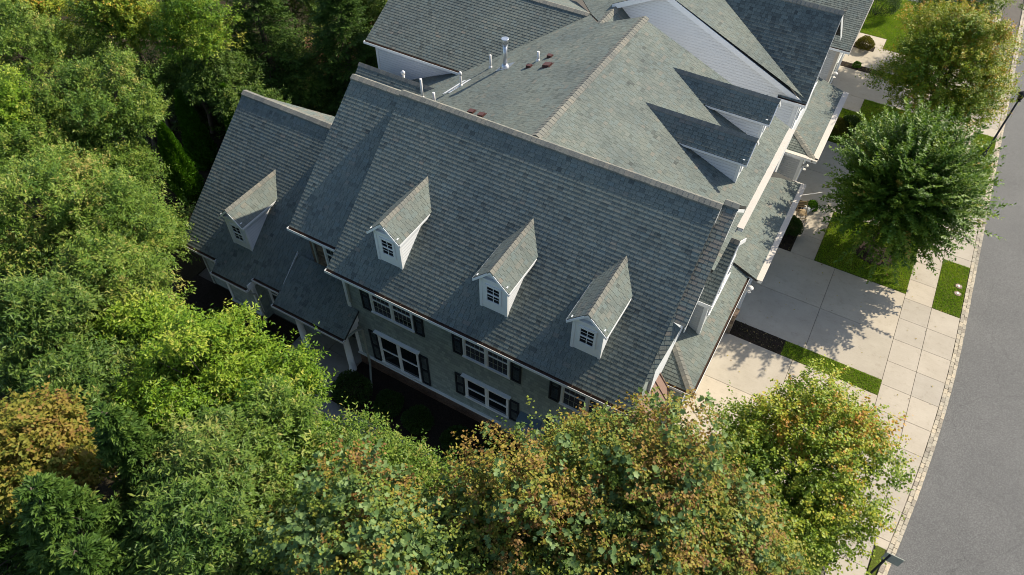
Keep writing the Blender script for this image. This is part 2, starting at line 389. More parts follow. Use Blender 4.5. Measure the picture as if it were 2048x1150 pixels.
def window(parent, A, B, z0, z1, nrm, cols=2, muntin=(3, 2), cornice=False, shutters=0, casing=.07, depth=.03):
    """double-hung window unit(s) on a vertical wall from A to B (x, y); nrm = outward normal"""
    A = Vector((*A, 0)); B = Vector((*B, 0)); d = (B - A); L = d.length; d.normalize(); nv = Vector(nrm); z = Vector((0, 0, 1))
    P = lambda a, h, o=0: A + d * a + z * h + nv * o
    def rect(mb, a0, a1, h0, h1, o0, o1, mi=0):
        mb.prism([P(a0, h0, o0), P(a1, h0, o0), P(a1, h1, o0), P(a0, h1, o0)], nv * (o1 - o0), mi)
    fr = MB()
    rect(fr, 0, casing, z0 + casing, z1 - casing, .004, .05); rect(fr, L - casing, L, z0 + casing, z1 - casing, .004, .05)
    rect(fr, 0, L, z1 - casing, z1, .004, .052); rect(fr, -.03, L + .03, z0, z0 + casing, .004, .08)
    cw = (L - casing * 2) / cols
    pane = MB()
    for c in range(cols):
        a0 = casing + cw * c; a1 = a0 + cw
        if c: rect(fr, a0 - .045, a0 + .045, z0 + casing + .002, z1 - casing - .002, .004, .05)
        l = a0 + (.045 if c else 0); r = a1 - (.045 if c < cols - 1 else 0)
        h0 = z0 + casing; h1 = z1 - casing; hm = (h0 + h1) / 2
        rect(fr, l + .002, r - .002, hm - .025, hm + .025, .006, .035)
        for (s0, s1, oo) in ((h0, hm - .025, .008), (hm + .025, h1, .016)):
            rect(fr, l + .002, l + .035, s0 + .002, s1 - .002, .004, oo + .012); rect(fr, r - .035, r - .002, s0 + .002, s1 - .002, .004, oo + .012)
            rect(pane, l + .036, r - .036, s0 + .003, s1 - .003, .003, .007)
            for i in range(1, muntin[0]): 
                x = l + .035 + (r - l - .07) * i / muntin[0]; rect(fr, x - .008, x + .008, s0 + .004, s1 - .004, .008, .013, 1)
            for j in range(1, muntin[1]):
                y = s0 + (s1 - s0) * j / muntin[1]; rect(fr, l + .037, r - .037, y - .008, y + .008, .0085, .0125, 1)
    f = fr.build('window', [M['white'], M['beige']], parent)
    pane.build('window_pane', M['glass'], f)
    if cornice:
        cb = MB(); rect(cb, -.06, L + .06, z1 + .002, z1 + .14, .004, .07); rect(cb, -.10, L + .10, z1 + .141, z1 + .18, .004, .15); cb.build('window_head', M['white'], f)
    for s in range(shutters):
        sb = MB(); a0, a1 = ((-.43, -.04) if s == 0 else (L + .04, L + .43)); h0, h1 = z0 - .02, z1 + .02
        for (x0, x1, y0, y1) in ((a0, a0 + .06, h0, h1), (a1 - .06, a1, h0, h1), (a0 + .061, a1 - .061, h0, h0 + .08), (a0 + .061, a1 - .061, h1 - .08, h1), (a0 + .061, a1 - .061, (h0 + h1) / 2 - .04, (h0 + h1) / 2 + .04)):
            rect(sb, x0, x1, y0, y1, .006, .045)
        hh = h0 + .085
        while hh < h1 - .12:
            if abs(hh + .02 - (h0 + h1) / 2) > .07:
                sb.prism([P(a0 + .061, hh, .012), P(a1 - .061, hh, .012), P(a1 - .061, hh + .035, .03), P(a0 + .061, hh + .035, .03)], nv * .007)
            hh += .045
        sb.build('shutter', M['shutter'], f)
    return f

def dormer(parent, mapf, hw, zr, ze, hwo, ov, z0, mslope, wz0, wz1, face_ext=.0):
    """gabled dormer; mapf(a, b, z): a across, b into the roof. main roof height at depth b = z0 + mslope*b"""
    Pm = lambda a, b, z: Vector(mapf(a, b, z))
    be = (ze - z0) / mslope; br = (zr - z0) / mslope
    sl_ = (zr - ze) / hwo; zw = zr - sl_ * hw - .05
    bw = (zw - z0) / mslope
    wl = MB()
    front = [Pm(-hw, 0, z0 - .25), Pm(hw, 0, z0 - .25), Pm(hw, 0, zw), Pm(0, 0, zr - .06), Pm(-hw, 0, zw)]
    back = Pm(0, 1, 0) - Pm(0, 0, 0)
    wl.prism(front, back * .03, 1)
    for s in (-1, 1):
        tri = [Pm(s * hw, .031, z0 - .25), Pm(s * hw, .031, zw), Pm(s * hw, bw + .1, zw), Pm(s * hw, bw - .2, zw - .5)]
        wl.prism(tri, (Pm(-s, 0, 0) - Pm(0, 0, 0)) * .03, 0)
    # corner boards, pediment moulding, skirt board
    def bx(a0, a1, b0, b1, c0, c1):
        wl.prism([Pm(a0, b0, c0), Pm(a1, b0, c0), Pm(a1, b1, c0), Pm(a0, b1, c0)], (0, 0, c1 - c0), 1)
    for s in (-1, 1): bx(s * (hw - .08), s * (hw + .015), -.018, .09, z0 - .2, zw - .002)
    bx(-hw - .03, hw + .03, -.07, -.02, zw - .06, zw + .02)
    bx(-hw - .05, hw + .05, -.10, -.02, zw + .021, zw + .045)
    o = wl.build('dormer', [M['dlap'], M['white']], parent)
    rf = MB()
    for s in (-1, 1):
        shingle_plane(rf, [Pm(0, -ov, zr), Pm(0, br + .05, zr), Pm(s * hwo, be + .05, ze), Pm(s * hwo, -ov, ze)], .137, .0115, .05, .12)
    rf.build('dormer_roof', [M['shingle'], M['bitumen']], o)
    tr = MB()
    for s in (-1, 1):
        tr.prism([Pm(0, -ov - .004, zr - .012), Pm(s * hwo, -ov - .004, ze - .012), Pm(s * hwo, -ov - .004, ze - .11), Pm(0, -ov - .004, zr - .12)], back * -.025)
        tr.prism([Pm(s * (hwo + .002), -ov, ze - .01), Pm(s * (hwo + .002), be - .1, ze - .01), Pm(s * (hwo + .002), be - .3, ze - .09), Pm(s * (hwo + .002), -ov, ze - .09)], (Pm(s, 0, 0) - Pm(0, 0, 0)) * .02)
    tr.build('rake_board', M['white'], o)
    dl = (Pm(-1, 0, -sl_) - Pm(0, 0, 0)).normalized(); dr = (Pm(1, 0, -sl_) - Pm(0, 0, 0)).normalized()
    ridge_caps(Pm(0, -ov - .03, zr), Pm(0, br + .02, zr), dl, dr, .15, .15).build('ridge_cap', M['cap'], o)
    # window set in the front panel
    a, c = Pm(-.245, 0, 0), Pm(.245, 0, 0)
    nrm = (Pm(0, -1, 0) - Pm(0, 0, 0))
    fr = MB()
    def rect(mb, a0, a1, h0, h1, o0, o1, mi=0):
        mb.prism([Pm(a0, -o0, h0), Pm(a1, -o0, h0), Pm(a1, -o0, h1), Pm(a0, -o0, h1)], nrm * (o1 - o0), mi)
    W = .29
    for (x0, x1, h0, h1) in ((-W, -W + .075, wz0, wz1), (W - .075, W, wz0, wz1), (-W + .076, W - .076, wz1 - .075, wz1), (-W + .076, W - .076, wz0, wz0 + .075), (-W + .076, W - .076, (wz0 + wz1) / 2 - .022, (wz0 + wz1) / 2 + .022)):
        rect(fr, x0, x1, h0, h1, .005, .04)
    rect(fr, -.011, .011, wz0 + .076, (wz0 + wz1) / 2 - .023, .013, .02); rect(fr, -.011, .011, (wz0 + wz1) / 2 + .023, wz1 - .076, .013, .02)
    for hh in (.25, .75):
        y = wz0 + .076 + (wz1 - wz0 - .152) * hh; rect(fr, -W + .077, -.012, y - .008, y + .008, .013, .019); rect(fr, .012, W - .077, y - .008, y + .008, .013, .019)
    fr.build('window_frame', M['white'], o)
    pn = MB(); rect(pn, -W + .076, W - .076, wz0 + .076, wz1 - .076, .005, .012); pn.build('window_pane', M['glass'], o)
    return o

# ================================================================== THE SETTING: ground
def kerb_x(y): return 7.72 - (.006 * (26 - y) ** 2 if y < 26 else 0)
def sheet(name, rects, mat, z, th=.03, kind='structure'):
    mb = MB()
    for r in rects:
        if len(r) == 4 and not hasattr(r[0], '__len__'): pts = [(r[0], r[1], z), (r[2], r[1], z), (r[2], r[3], z), (r[0], r[3], z)]
        else: pts = [(x, y, z) for x, y in r]
        mb.prism(pts, (0, 0, -th), 0, random.random())
    return obj_top(name, mb, mat, kind=kind)
gb = MB(); gb.add([(-1500, -1500, -.16), (1500, -1500, -.16), (1500, 1500, -.16), (-1500, 1500, -.16)], [(0, 1, 2, 3)])
obj_top('ground', gb, M['forest'], kind='structure')
# raised yard under the houses, ends at the kerb
yb = MB(); ys = [-30 + i * 2 for i in range(60)]
pts = [(kerb_x(max(y, -4)) - .28, y, -.05) for y in ys] + [(-60, ys[-1], -.05), (-60, ys[0], -.05)]
yb.prism(pts, (0, 0, -.10)); obj_top('yard', yb, M['joint'], kind='structure')
rb = MB(); pts = [(kerb_x(max(y, -4)) + .02, y, -.10) for y in ys] + [(15.5, ys[-1], -.10), (15.5, ys[0], -.10)]
rb.prism(pts, (0, 0, -.05)); obj_top('road', rb, M['asphalt'], kind='structure')
kb = MB(); y = 2.0
while y < 64:
    L = random.uniform(.2, .3); a, c = kerb_x(y), kerb_x(y + L)
    j = lambda: random.uniform(-.008, .008)
    h = random.uniform(.0, .012)
    for half in (0, 1):
        o0, o1 = (0, .125) if half == 0 else (.135, .27); sh = .1 * half
        a_, c_ = kerb_x(y + sh), kerb_x(y + sh + L)
        kb.prism([(a_ - o0 + j(), y + sh + .008, h), (c_ - o0 + j(), y + sh + L - .008, h), (c_ - o1 + j(), y + sh + L - .008, h + .003), (a_ - o1 + j(), y + sh + .008, h + .003)], (0, 0, -.14), 0, random.random())
    y += L
obj_top('kerb', kb, M['kerb'], kind='structure')
# sidewalk slabs
def bend(y): return -.0055 * (17 - y) ** 2 if y < 17 else 0
def slab_rows(x0, x1, y0, y1, step, phase, gap=.009):
    out = []; y = phase
    while y > y0: y -= step
    while y < y1:
        a, b_ = max(y, y0) + gap, min(y + step, y1) - gap
        if b_ - a > .05: out.append([(x0(a) + gap, a), (x1(a) - gap, a), (x1(b_) - gap, b_), (x0(b_) + gap, b_)])
        y += step
    return out
sheet('sidewalk', slab_rows(lambda y: 5.12 + bend(y), lambda y: 6.27 + bend(y), 4, 62, 1.32, 26.83), M['walk'], 0)
ap = []
for (a, b_) in ((14.6, 26.83), (30.3, 36.2), (41.8, 49.2)):
    ap += slab_rows(lambda y: 6.27 + bend(y), lambda y: kerb_x(y) - .28, a, b_, 1.32, 26.83)
sheet('driveway_apron', ap, M['walk'], 0)
g_ = .009
def grid(xs, ys_): return [(xs[i] + g_, ys_[j] + g_, xs[i + 1] - g_, ys_[j + 1] - g_) for i in range(len(xs) - 1) for j in range(len(ys_) - 1)]
sheet('driveway', grid([-1.45, 1.99, 5.12], [21.75, 24.3, 27.1]) + grid([-1.45, 1.7, 5.12], [15.2, 18.35, 20.9]) + grid([-1.35, 1.9, 5.12], [31.0, 33.7, 36.7]) + grid([-1.9, 1.6, 5.12], [41.9, 44.9]) + grid([-1.9, 1.6, 5.12], [45.5, 48.3]), M['concrete'], 0)
sheet('footpath', grid([-.1, 1.02], [27.1, 28.6, 30.1, 31.0]) + grid([-1.3, -.1], [29.2, 30.1]) + grid([-.9, .25], [40.3, 41.9]) + grid([-1.7, .05], [48.3, 49.7]), M['walk'], 0)
sheet('porch_floor', grid([-16.6, -15.1, -13.6], [10.7, 11.6, 12.68]), M['porchslab'], .1, .14)
sheet('garden_path', grid([-15.6, -13.9], [8.9, 9.8, 10.7]) + grid([-13.9, -12.2, -10.5, -8.8, -7.1, -5.4, -3.7], [8.7, 9.75]), M['porchslab'], 0)
# lawns
LAWNS = [(1.02, 27.1, 5.12, 31.0), (-.85, 36.75, 5.12, 40.3), (.25, 40.3, 5.12, 41.9), (6.27, 26.83, 7.42, 30.3), (6.27, 36.2, 7.44, 41.8), (1.18, 20.9, 5.12, 21.75), (-2.2, 49.7, 5.12, 56),
         (.05, 48.3, 5.12, 49.7), (.3, 44.9, 5.12, 45.5), (-1.2, 6, 4.9, 15.2)]
sheet('lawn', LAWNS + [[(5.9, 8), (6.3, 14.6), (6.62, 14.6), (5.75, 8)]], M['lawn'], .002, .03)
sheet('mulch_bed', [(-1.35, 20.9, 1.18, 21.75), (-1.35, 27.1, -.1, 29.2), (-1.35, 30.1, -.1, 31.0), (-2.2, 44.9, .3, 45.5), (-1.7, 47.6, -.4, 48.3), (-13.6, 9.75, -2.6, 11.86), (-23, 9.2, -16.6, 11.9), (-2.6, 11.86, -1.2, 15.2)], M['mulch'], .012, .04)
sheet('forest_floor', [(-58, -28, -23, 70), (-23, -28, -16.6, 9.2), (-16.6, -28, -1.2, 8.7)], M['forest'], .0, .04)
sheet('leaf_litter', [[(-34, 27), (-31, 24.2), (-27, 29), (-24, 33), (-24, 38), (-28, 38)], (-22.9, 24.5, -19.2, 36)], M['bare'], .012, .04)
sheet('far_street', [(-6, 56, 5.1, 66)], M['asphalt'], -.0, .03)

# ================================================================== END TOWNHOUSE
S3 = 1 / math.sqrt(1 + .81 ** 2)
MF = lambda y: 5.9 + .81 * (y - 11.45)
MID = lambda y: MF(y) - .40
YM, YR2 = 12.23, 16.8
WNG = lambda y: 2.8 + .81 * (y - 11.53)
LS = lambda x: 10.05 + .5 * (x + 8.57)
RS = lambda x: 10.05 - .41 * (x + 8.57)
E1 = empty('townhouse', (-8, 14, 0), 'corner townhouse with three gabled dormers on its wide grey-green front roof, nearest the camera', 'house')
wl = MB()
def gable_x(mb, x0, x1, y0, yr, y1, zb, ze0, zr, ze1, mi=0):
    mb.prism([(x0, y0, zb), (x0, y1, zb), (x0, y1, ze1), (x0, yr, zr), (x0, y0, ze0)], (x1 - x0, 0, 0), mi)
gable_x(wl, -13.55, -2.5, 11.88, 16.6, 20.9, 0, MF(11.88) - .13, 9.9, 6.4, 0)
obj_w = wl.build('wall', [M['shake']], E1)
wl = MB(); gable_x(wl, -15.75, -13.56, 12.65, 16.8, 20.5, 0, MID(12.65) - .13, 9.65, 6.3, 0)
wl.build('wall', [M['stone']], E1)
wl = MB(); gable_x(wl, -21.95, -15.76, 11.95, 16.75, 20.2, 0, WNG(11.95) - .13, 6.85, 3.3, 0)
wl.box((-20.05, 11.42, 0), (-18.45, 11.949, 2.42))
wl.build('wall', [M['shake']], E1)
# brick base and water table
bb = MB(); bb.box((-13.57, 11.83, 0), (-2.48, 11.879, .66)); bb.box((-20.07, 11.36, 0), (-18.43, 11.419, .5)); bb.build('brick_base', M['brick'], E1)
tt = MB(); tt.box((-13.62, 11.79, .662), (-7.0, 11.878, .73)); tt.box((-5.2, 11.79, .662), (-2.44, 11.878, .73))
tt.build('water_table', M['white'], E1); tt = MB(); tt.box((-13.61, 11.85, .74), (-13.45, 11.879, 5.6)); tt.box((-13.60, 11.88, .74), (-13.551, 12.6, 5.6))
tt.build('corner_trim', M['white'], E1); tt = MB(); tt.box((-20.1, 11.33, .502), (-18.38, 11.418, .56)); tt.box((-20.09, 11.39, .57), (-19.97, 11.419, 2.4)); tt.box((-18.53, 11.39, .57), (-18.41, 11.419, 2.4)); tt.box((-18.449, 11.42, .57), (-18.41, 11.53, 2.4))
tt.build('corner_trim', M['white'], E1)
tt = MB(); tt.box((-21.98, 11.91, .0), (-21.86, 11.949, 2.7)); tt.build('corner_trim', M['beige'], E1)  # wing trim in darker beige than the white, standing in for deep shade
tt = MB(); tt.box((-21.3, 11.92, .5), (-20.1, 11.949, .56)); tt.build('base_trim', M['beige'], E1); tt = MB(); tt.box((-18.40, 11.92, .5), (-15.8, 11.949, .56)); tt.build('base_trim', M['beige'], E1)
# main roof
rf = MB()
shingle_plane(rf, [(-13.72, 11.45, 5.9), (-2.3, 11.45, 5.9), (-2.3, 16.6, MF(16.6)), (-13.72, 16.6, MF(16.6))], .137, .0115)
zr = MF(16.6)
shingle_plane(rf, [(-13.72, 16.6, zr), (-2.3, 16.6, zr), (-2.3, 19.6, zr - 3 * .81), (-13.72, 19.6, zr - 3 * .81)], .137, .0115)
# cross strip beyond the main rake
YS = 16.9
ST = lambda y: 7.73 + .73 * (y - 13.75)
fl = MB(); fl.prism([(-2.302, 13.7, MF(13.7) - .055), (-2.302, 16.6, MF(16.6) - .055), (-2.302, 16.6, MF(16.6) - .5), (-2.302, 13.7, MF(13.7) - .3)], (-.015, 0, 0)); fl.build('step_flashing', M['bitumen'], E1)
shingle_plane(rf, [(-2.299, 13.75, ST(13.75)), (-1.86, 13.75, ST(13.75)), (-1.86, YS, ST(YS)), (-2.299, YS, ST(YS))], .137, .0095, .05, .45)  # tabs toned lighter, painting in stronger sun on this flatter strip
shingle_plane(rf, [(-2.299, YS, ST(YS)), (-1.86, YS, ST(YS)), (-1.86, 18.9, ST(YS) - 1.6), (-2.299, 18.9, ST(YS) - 1.6)], .137, .0115)
# flared sliver under the main rake
shingle_plane(rf, [(-2.31, 13.74, MF(13.74) + .01), (-2.31, 12.2, MF(12.2) + .01), (-2.20, 12.3, MF(12.3) - .05), (-1.98, 13.74, MF(13.74) - .15)], .137, .0115, .06, .25)
rf.build('roof', [M['shingle'], M['bitumen']], E1)
dF, dB = (0, -1, -.52), (0, 1, -.52)
ridge_caps((-13.74, 16.6, zr), (-2.28, 16.6, zr), dF, dB, .17, .17, .02).build('ridge_cap', M['cap'], E1)
ridge_caps((-2.28, YS, ST(YS)), (-1.84, YS, ST(YS)), dF, dB, .16, .17).build('ridge_cap', M['cap'], E1)
def rake(parent, x, pts, side, th=-.03, h=.27, drop=.106):
    mb = MB()
    for (y0, z0), (y1, z1) in zip(pts[:-1], pts[1:]):
        mb.prism([(x, y0, z0 - drop), (x, y1, z1 - drop), (x, y1, z1 - h), (x, y0, z0 - h)], (side * th, 0, 0))
    return mb.build('rake_board', M['white'], parent)
rake(E1, -2.298, [(16.25, MF(16.25)), (16.6, zr), (19.4, zr - 2.8 * .81)], 1)
rake(E1, -2.33, [(11.45, 5.9), (13.6, MF(13.6))], 1)
rake(E1, -13.722, [(11.45, 5.9), (16.6, zr)], -1)
rake(E1, -1.86, [(13.75, ST(13.75)), (14.9, ST(14.9))], 1)
rake(E1, -1.86, [(16.1, ST(16.1)), (YS, ST(YS)), (18.7, ST(YS) - 1.45)], 1)
# middle section
rf = MB(); shingle_plane(rf, [(-16.05, YM, MID(YM)), (-13.723, YM, MID(YM)), (-13.723, YR2, MID(YR2)), (-16.05, YR2, MID(YR2))], .137, .0115)
shingle_plane(rf, [(-16.05, YR2, MID(YR2)), (-13.723, YR2, MID(YR2)), (-13.723, 19.6, MID(YR2) - 2.27), (-16.05, 19.6, MID(YR2) - 2.27)], .137, .0115)
rf.build('roof', [M['shingle'], M['bitumen']], E1)
ridge_caps((-16.07, YR2, MID(YR2)), (-13.76, YR2, MID(YR2)), dF, dB, .17, .17).build('ridge_cap', M['cap'], E1)
rake(E1, -16.05, [(YM, MID(YM)), (YR2, MID(YR2)), (19.4, MID(YR2) - 2.1)], -1)
# left wing
rf = MB(); YW = 16.8; zw = WNG(YW); XW = -22.3
shingle_plane(rf, [[(XW, 11.53, 2.8), (-15.76, 11.53, 2.8), (-15.76, YW, zw), (XW, YW, zw)]], .137, .0115)
shingle_plane(rf, [(-20.25, 11.13, WNG(11.13)), (-18.3, 11.13, WNG(11.13)), (-18.3, 11.529, WNG(11.529)), (-20.25, 11.529, WNG(11.529))], .137, .0115)
shingle_plane(rf, [(XW, YW, zw), (-15.76, YW, zw), (-15.76, 18.25, zw - .55), (-18.3, 17.62, zw - .31)], .137, .0115, .08, .3)
rf.build('roof', [M['shingle'], M['bitumen']], E1)
ridge_caps((XW - .02, YW, zw), (-15.9, YW, zw), (0, -1, -.55), (0, 1, -.4), .18, .17).build('ridge_cap', M['cap'], E1)
rake(E1, XW, [(11.53, 2.8), (YW, zw), (18.5, zw - 1.5)], -1)
# back gable seen over the main ridge
rf = MB()
shingle_plane(rf, [(-20.7, 19.3, 3.7), (-15.9, 19.3, 3.7), (-15.9, 22.25, 6.05), (-20.7, 22.25, 6.05)], .137, .0115)
rf.build('roof', [M['shingle'], M['bitumen']], E1)
ridge_caps((-20.73, 22.25, 6.05), (-16.5, 22.25, 6.05), (0, -1, -.8), (0, 1, -.8), .17, .17).build('ridge_cap', M['cap'], E1)
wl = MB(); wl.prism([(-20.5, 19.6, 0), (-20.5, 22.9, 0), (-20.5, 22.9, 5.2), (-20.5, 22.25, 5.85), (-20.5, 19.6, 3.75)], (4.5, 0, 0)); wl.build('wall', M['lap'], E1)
# gutters and downspouts
gutter(E1, (-13.75, 11.45, 5.90), (-2.32, 11.45, 5.90), (0, -1, 0))
gutter(E1, (-16.07, YM, MID(YM)), (-13.78, YM, MID(YM)), (0, -1, 0))
gutter(E1, (XW, 11.53, 2.80), (-20.28, 11.53, 2.80), (0, -1, 0)); gutter(E1, (-18.27, 11.53, 2.80), (-16.55, 11.53, 2.80), (0, -1, 0))
gutter(E1, (-20.27, 11.13, WNG(11.13)), (-18.28, 11.13, WNG(11.13)), (0, -1, 0))
fb = MB(); fb.box((-13.7, 11.46, 5.72), (-2.33, 11.87, 5.75)); fb.box((-16.0, 12.25, 5.93), (-13.73, 12.64, 5.96)); fb.box((-22.25, 11.55, 2.6), (-15.7, 11.94, 2.63))
fb.box((-18.32, 11.14, 2.36), (-18.285, 11.94, 2.66)); fb.build('soffit', M['white'], E1)
downspout(E1, [(-13.6, 11.40, 5.80), (-13.5, 11.62, 5.55), (-13.40, 11.84, 5.45), (-13.40, 11.84, 3.9)])
downspout(E1, [(-15.9, 12.16, 6.0), (-15.72, 12.4, 5.78), (-15.5, 12.6, 5.68), (-15.5, 12.6, 4.2)])
downspout(E1, [(-13.12, 11.05, 2.85), (-13.12, 11.5, 2.75), (-13.05, 11.75, 2.6), (-13.05, 11.75, .35), (-12.75, 11.35, .12), (-12.45, 11.0, .06)])
downspout(E1, [(-18.3, 11.08, 2.3), (-18.2, 11.3, 2.05), (-18.2, 11.32, .2)])
# front windows
for (xc, sh) in ((-11.47, 2), (-7.57, 2), (-3.82, 2)):
    window(E1, (xc - .92, 11.88), (xc + .92, 11.88), 3.93, 5.42, (0, -1, 0), 2, (4, 2), False, sh)
window(E1, (-12.40, 11.88), (-10.55, 11.88), .82, 2.62, (0, -1, 0), 2, (1, 1), True, 2)
window(E1, (-8.50, 11.88), (-6.68, 11.88), 1.38, 2.64, (0, -1, 0), 2, (1, 1), True, 2)
window(E1, (-4.75, 11.88), (-2.95, 11.88), .9, 2.64, (0, -1, 0), 2, (1, 1), True, 2)
window(E1, (-15.05, 12.65), (-13.75, 12.65), 4.12, 5.75, (0, -1, 0), 1, (5, 3), False, 0, .09)
window(E1, (-21.2, 11.95), (-20.25, 11.95), .7, 2.45, (0, -1, 0), 2, (1, 1)); window(E1, (-18.2, 11.95), (-17.1, 11.95), .7, 2.45, (0, -1, 0), 2, (1, 1))
# front dormers
for xc in (-11.52, -7.5, -4.29):
    dormer(E1, (lambda xc: lambda a, b, z: (xc + a, 12.27 + b, z))(xc), .49, 8.55, 7.90, .64, .16, MF(12.27), .81, 6.93, 7.72)
dormer(E1, lambda a, b, z: (-19.30 + a, 12.26 + b, z), .49, 5.50, 4.85, .63, .16, WNG(12.26), .81, 3.72, 4.60)
# entrance porch
PP = lambda y: 2.9 + .65 * (y - 10.86)
rf = MB(); shingle_plane(rf, [[(-16.57, 10.86, 2.9), (-13.12, 10.86, 2.9), (-13.12, 11.86, PP(11.86)), (-16.57, 11.86, PP(11.86))], [(-16.57, 11.861, PP(11.861)), (-13.58, 11.861, PP(11.861)), (-13.58, 12.64, PP(12.64)), (-16.57, 12.64, PP(12.64))]], .137, .0115)
rf.build('porch_roof', [M['shingle'], M['bitumen']], E1)
pb = MB(); pb.box((-16.4, 11.2, 2.55), (-13.3, 11.42, 2.85)); pb.box((-13.5, 11.421, 2.56), (-13.3, 11.85, 2.85))
pb.prism([(-13.28, 11.0, 2.86), (-13.28, 11.86, 2.86), (-13.28, 11.86, PP(11.86) - .13), (-13.28, 11.0, PP(11.0) - .13)], (.05, 0, 0))
pb.prism([(-16.45, 11.53, 3.1), (-16.45, 12.64, 3.1), (-16.45, 12.64, PP(12.64) - .13), (-16.45, 11.53, PP(11.53) - .13)], (.05, 0, 0))
pb.build('porch_beam', M['white'], E1)
gutter(E1, (-16.6, 10.86, 2.90), (-13.1, 10.86, 2.90), (0, -1, 0))
fl = MB(); fl.prism([(-16.56, 11.55, PP(11.55) + .02), (-16.56, 12.64, PP(12.64) + .02), (-16.56, 12.64, PP(12.64) + .16)], (.012, 0, 0)); fl.build('step_flashing', M['white'], E1)
for x in (-13.62, -16.05):
    cb = MB(); cb.tube([(x, 11.32, .1), (x, 11.32, .16), (x, 11.32, .18), (x, 11.32, 1.3), (x, 11.32, 2.46), (x, 11.32, 2.48), (x, 11.32, 2.55)], [.16, .16, .135, .13, .115, .145, .145], 16)
    cb.build('porch_column', M['white'], E1)
# door under the porch
db = MB(); db.box((-15.2, 12.60, .11), (-14.2, 12.648, 2.3)); dr_ = db.build('door', M['shutter'], E1)
db = MB(); db.box((-15.32, 12.59, .11), (-15.201, 12.649, 2.42)); db.box((-14.199, 12.59, .11), (-14.08, 12.649, 2.42)); db.box((-15.2, 12.59, 2.301), (-14.2, 12.649, 2.42)); db.build('door_frame', M['white'], dr_)
# meters and vent hoods on the wall
u = MB(); u.box((-6.85, 11.62, .72), (-6.3, 11.878, 1.12)); u.prism([(-6.88, 11.58, 1.121), (-6.88, 11.878, 1.121), (-6.88, 11.878, 1.24)], (.61, 0, 0)); u.build('utility_box', M['beige'], E1)
u = MB(); u.box((-6.12, 11.66, .45), (-5.40, 11.878, 2.0)); u.build('meter_cabinet', M['meter'], E1)
u = MB(); u.prism([(-6.2, 11.52, 2.002), (-6.2, 11.878, 2.002), (-6.2, 11.878, 2.22)], (.86, 0, 0)); u.build('cabinet_hood', M['hood'], E1)
for z_ in (.75, 1.1, 1.45):
    u = MB(); u.tube([(-5.95, 11.659, z_), (-5.95, 11.60, z_), (-5.95, 11.56, z_)], [.10, .10, .06], 14); u.build('meter', M['steel'], E1)
# right-hand side of the end unit: wall, bay, skirt roof, garage, copper roof
wl = MB(); wl.prism([(-2.499, 14.0, 3.2), (-2.499, 18.9, 3.2), (-2.499, 18.9, 8.0), (-2.499, YS, ST(YS) - .2), (-2.499, 14.0, ST(14.0) - .2)], (.10, 0, 0))
wl.build('wall', M['lap'], E1)
window(E1, (-2.399, 18.0), (-2.399, 18.7), 5.6, 7.2, (1, 0, 0), 1, (2, 2))
bay = MB(); bay.prism([(-2.398, 17.4, 3.3), (-2.398, 20.8, 3.3), (-2.398, 20.8, 5.2), (-2.398, 19.1, 6.5), (-2.398, 17.4, 5.2)], (.56, 0, 0))
bo = bay.build('bay', M['glap'], E1)
rf = MB(); zb = 5.25 + .76 * 1.95
shingle_plane(rf, [(-2.4, 17.15, 5.25), (-1.72, 17.15, 5.25), (-1.72, 19.1, zb), (-2.4, 19.1, zb)], .137, .0115)
shingle_plane(rf, [(-2.4, 19.1, zb), (-1.72, 19.1, zb), (-1.72, 21.05, 5.25), (-2.4, 21.05, 5.25)], .137, .0115)
rf.build('bay_roof', [M['shingle'], M['bitumen']], bo)
ridge_caps((-2.4, 19.1, zb), (-1.70, 19.1, zb), (0, -1, -.76), (0, 1, -.76), .16, .17).build('ridge_cap', M['cap'], bo)
tr = MB()
for s, y0, y1 in ((1, 17.15, 19.1), (1, 21.05, 19.1)):
    tr.prism([(-1.718, y0, 5.24), (-1.718, y1, zb - .01), (-1.718, y1, zb - .22), (-1.718, y0, 5.03)], (.03, 0, 0))
tr.box((-2.38, 17.13, 5.10), (-1.69, 17.148, 5.27)); tr.box((-1.95, 17.37, 3.3), (-1.82, 17.399, 5.1)); tr.box((-1.837, 17.4, 3.3), (-1.81, 17.55, 5.1))
tr.build('bay_trim', M['white'], bo)
window(bo, (-1.836, 17.9), (-1.836, 20.3), 3.9, 5.0, (1, 0, 0), 2, (2, 2))
K1 = lambda x: 3.0 + .5 * (-1.17 - x)
hx, hy = -2.45, 15.07 + 1.28
rf = MB()
shingle_plane(rf, [(-1.17, 15.07, 3.0), (-1.17, 21.44, 3.0), (-2.5, 21.44, K1(-2.5)), (-2.5, 15.07 + 1.33, K1(-2.5))], .137, .0115, .1, .1)
shingle_plane(rf, [(-1.17, 15.07, 3.0), (-2.5, 15.07 + 1.33, K1(-2.5)), (-2.5, 15.07, 3.0)], .137, .0115, .1)
rf.build('skirt_roof', [M['shingle'], M['bitumen']], E1)
ridge_caps((-1.15, 15.05, 3.0), (-2.46, 16.36, K1(-2.46)), (-.6, -1, -.4), (1, .4, -.35), .16, .17).build('ridge_cap', M['cap'], E1)
gutter(E1, (-1.17, 15.05, 3.0), (-1.17, 21.46, 3.0), (1, 0, 0), False, .10)
gutter(E1, (-2.5, 15.07, 3.0), (-1.05, 15.07, 3.0), (0, -1, 0), False, .11)
wl = MB(); wl.box((-2.498, 15.35, 0), (-1.42, 21.30, 2.86)); wl.build('garage_wall', M['glap'], E1)
gd = MB()
for i in range(4): gd.box((-1.419, 16.0, .03 + i * .54), (-1.385, 20.6, .555 + i * .54))
gdo = gd.build('garage_door', M['door'], E1)
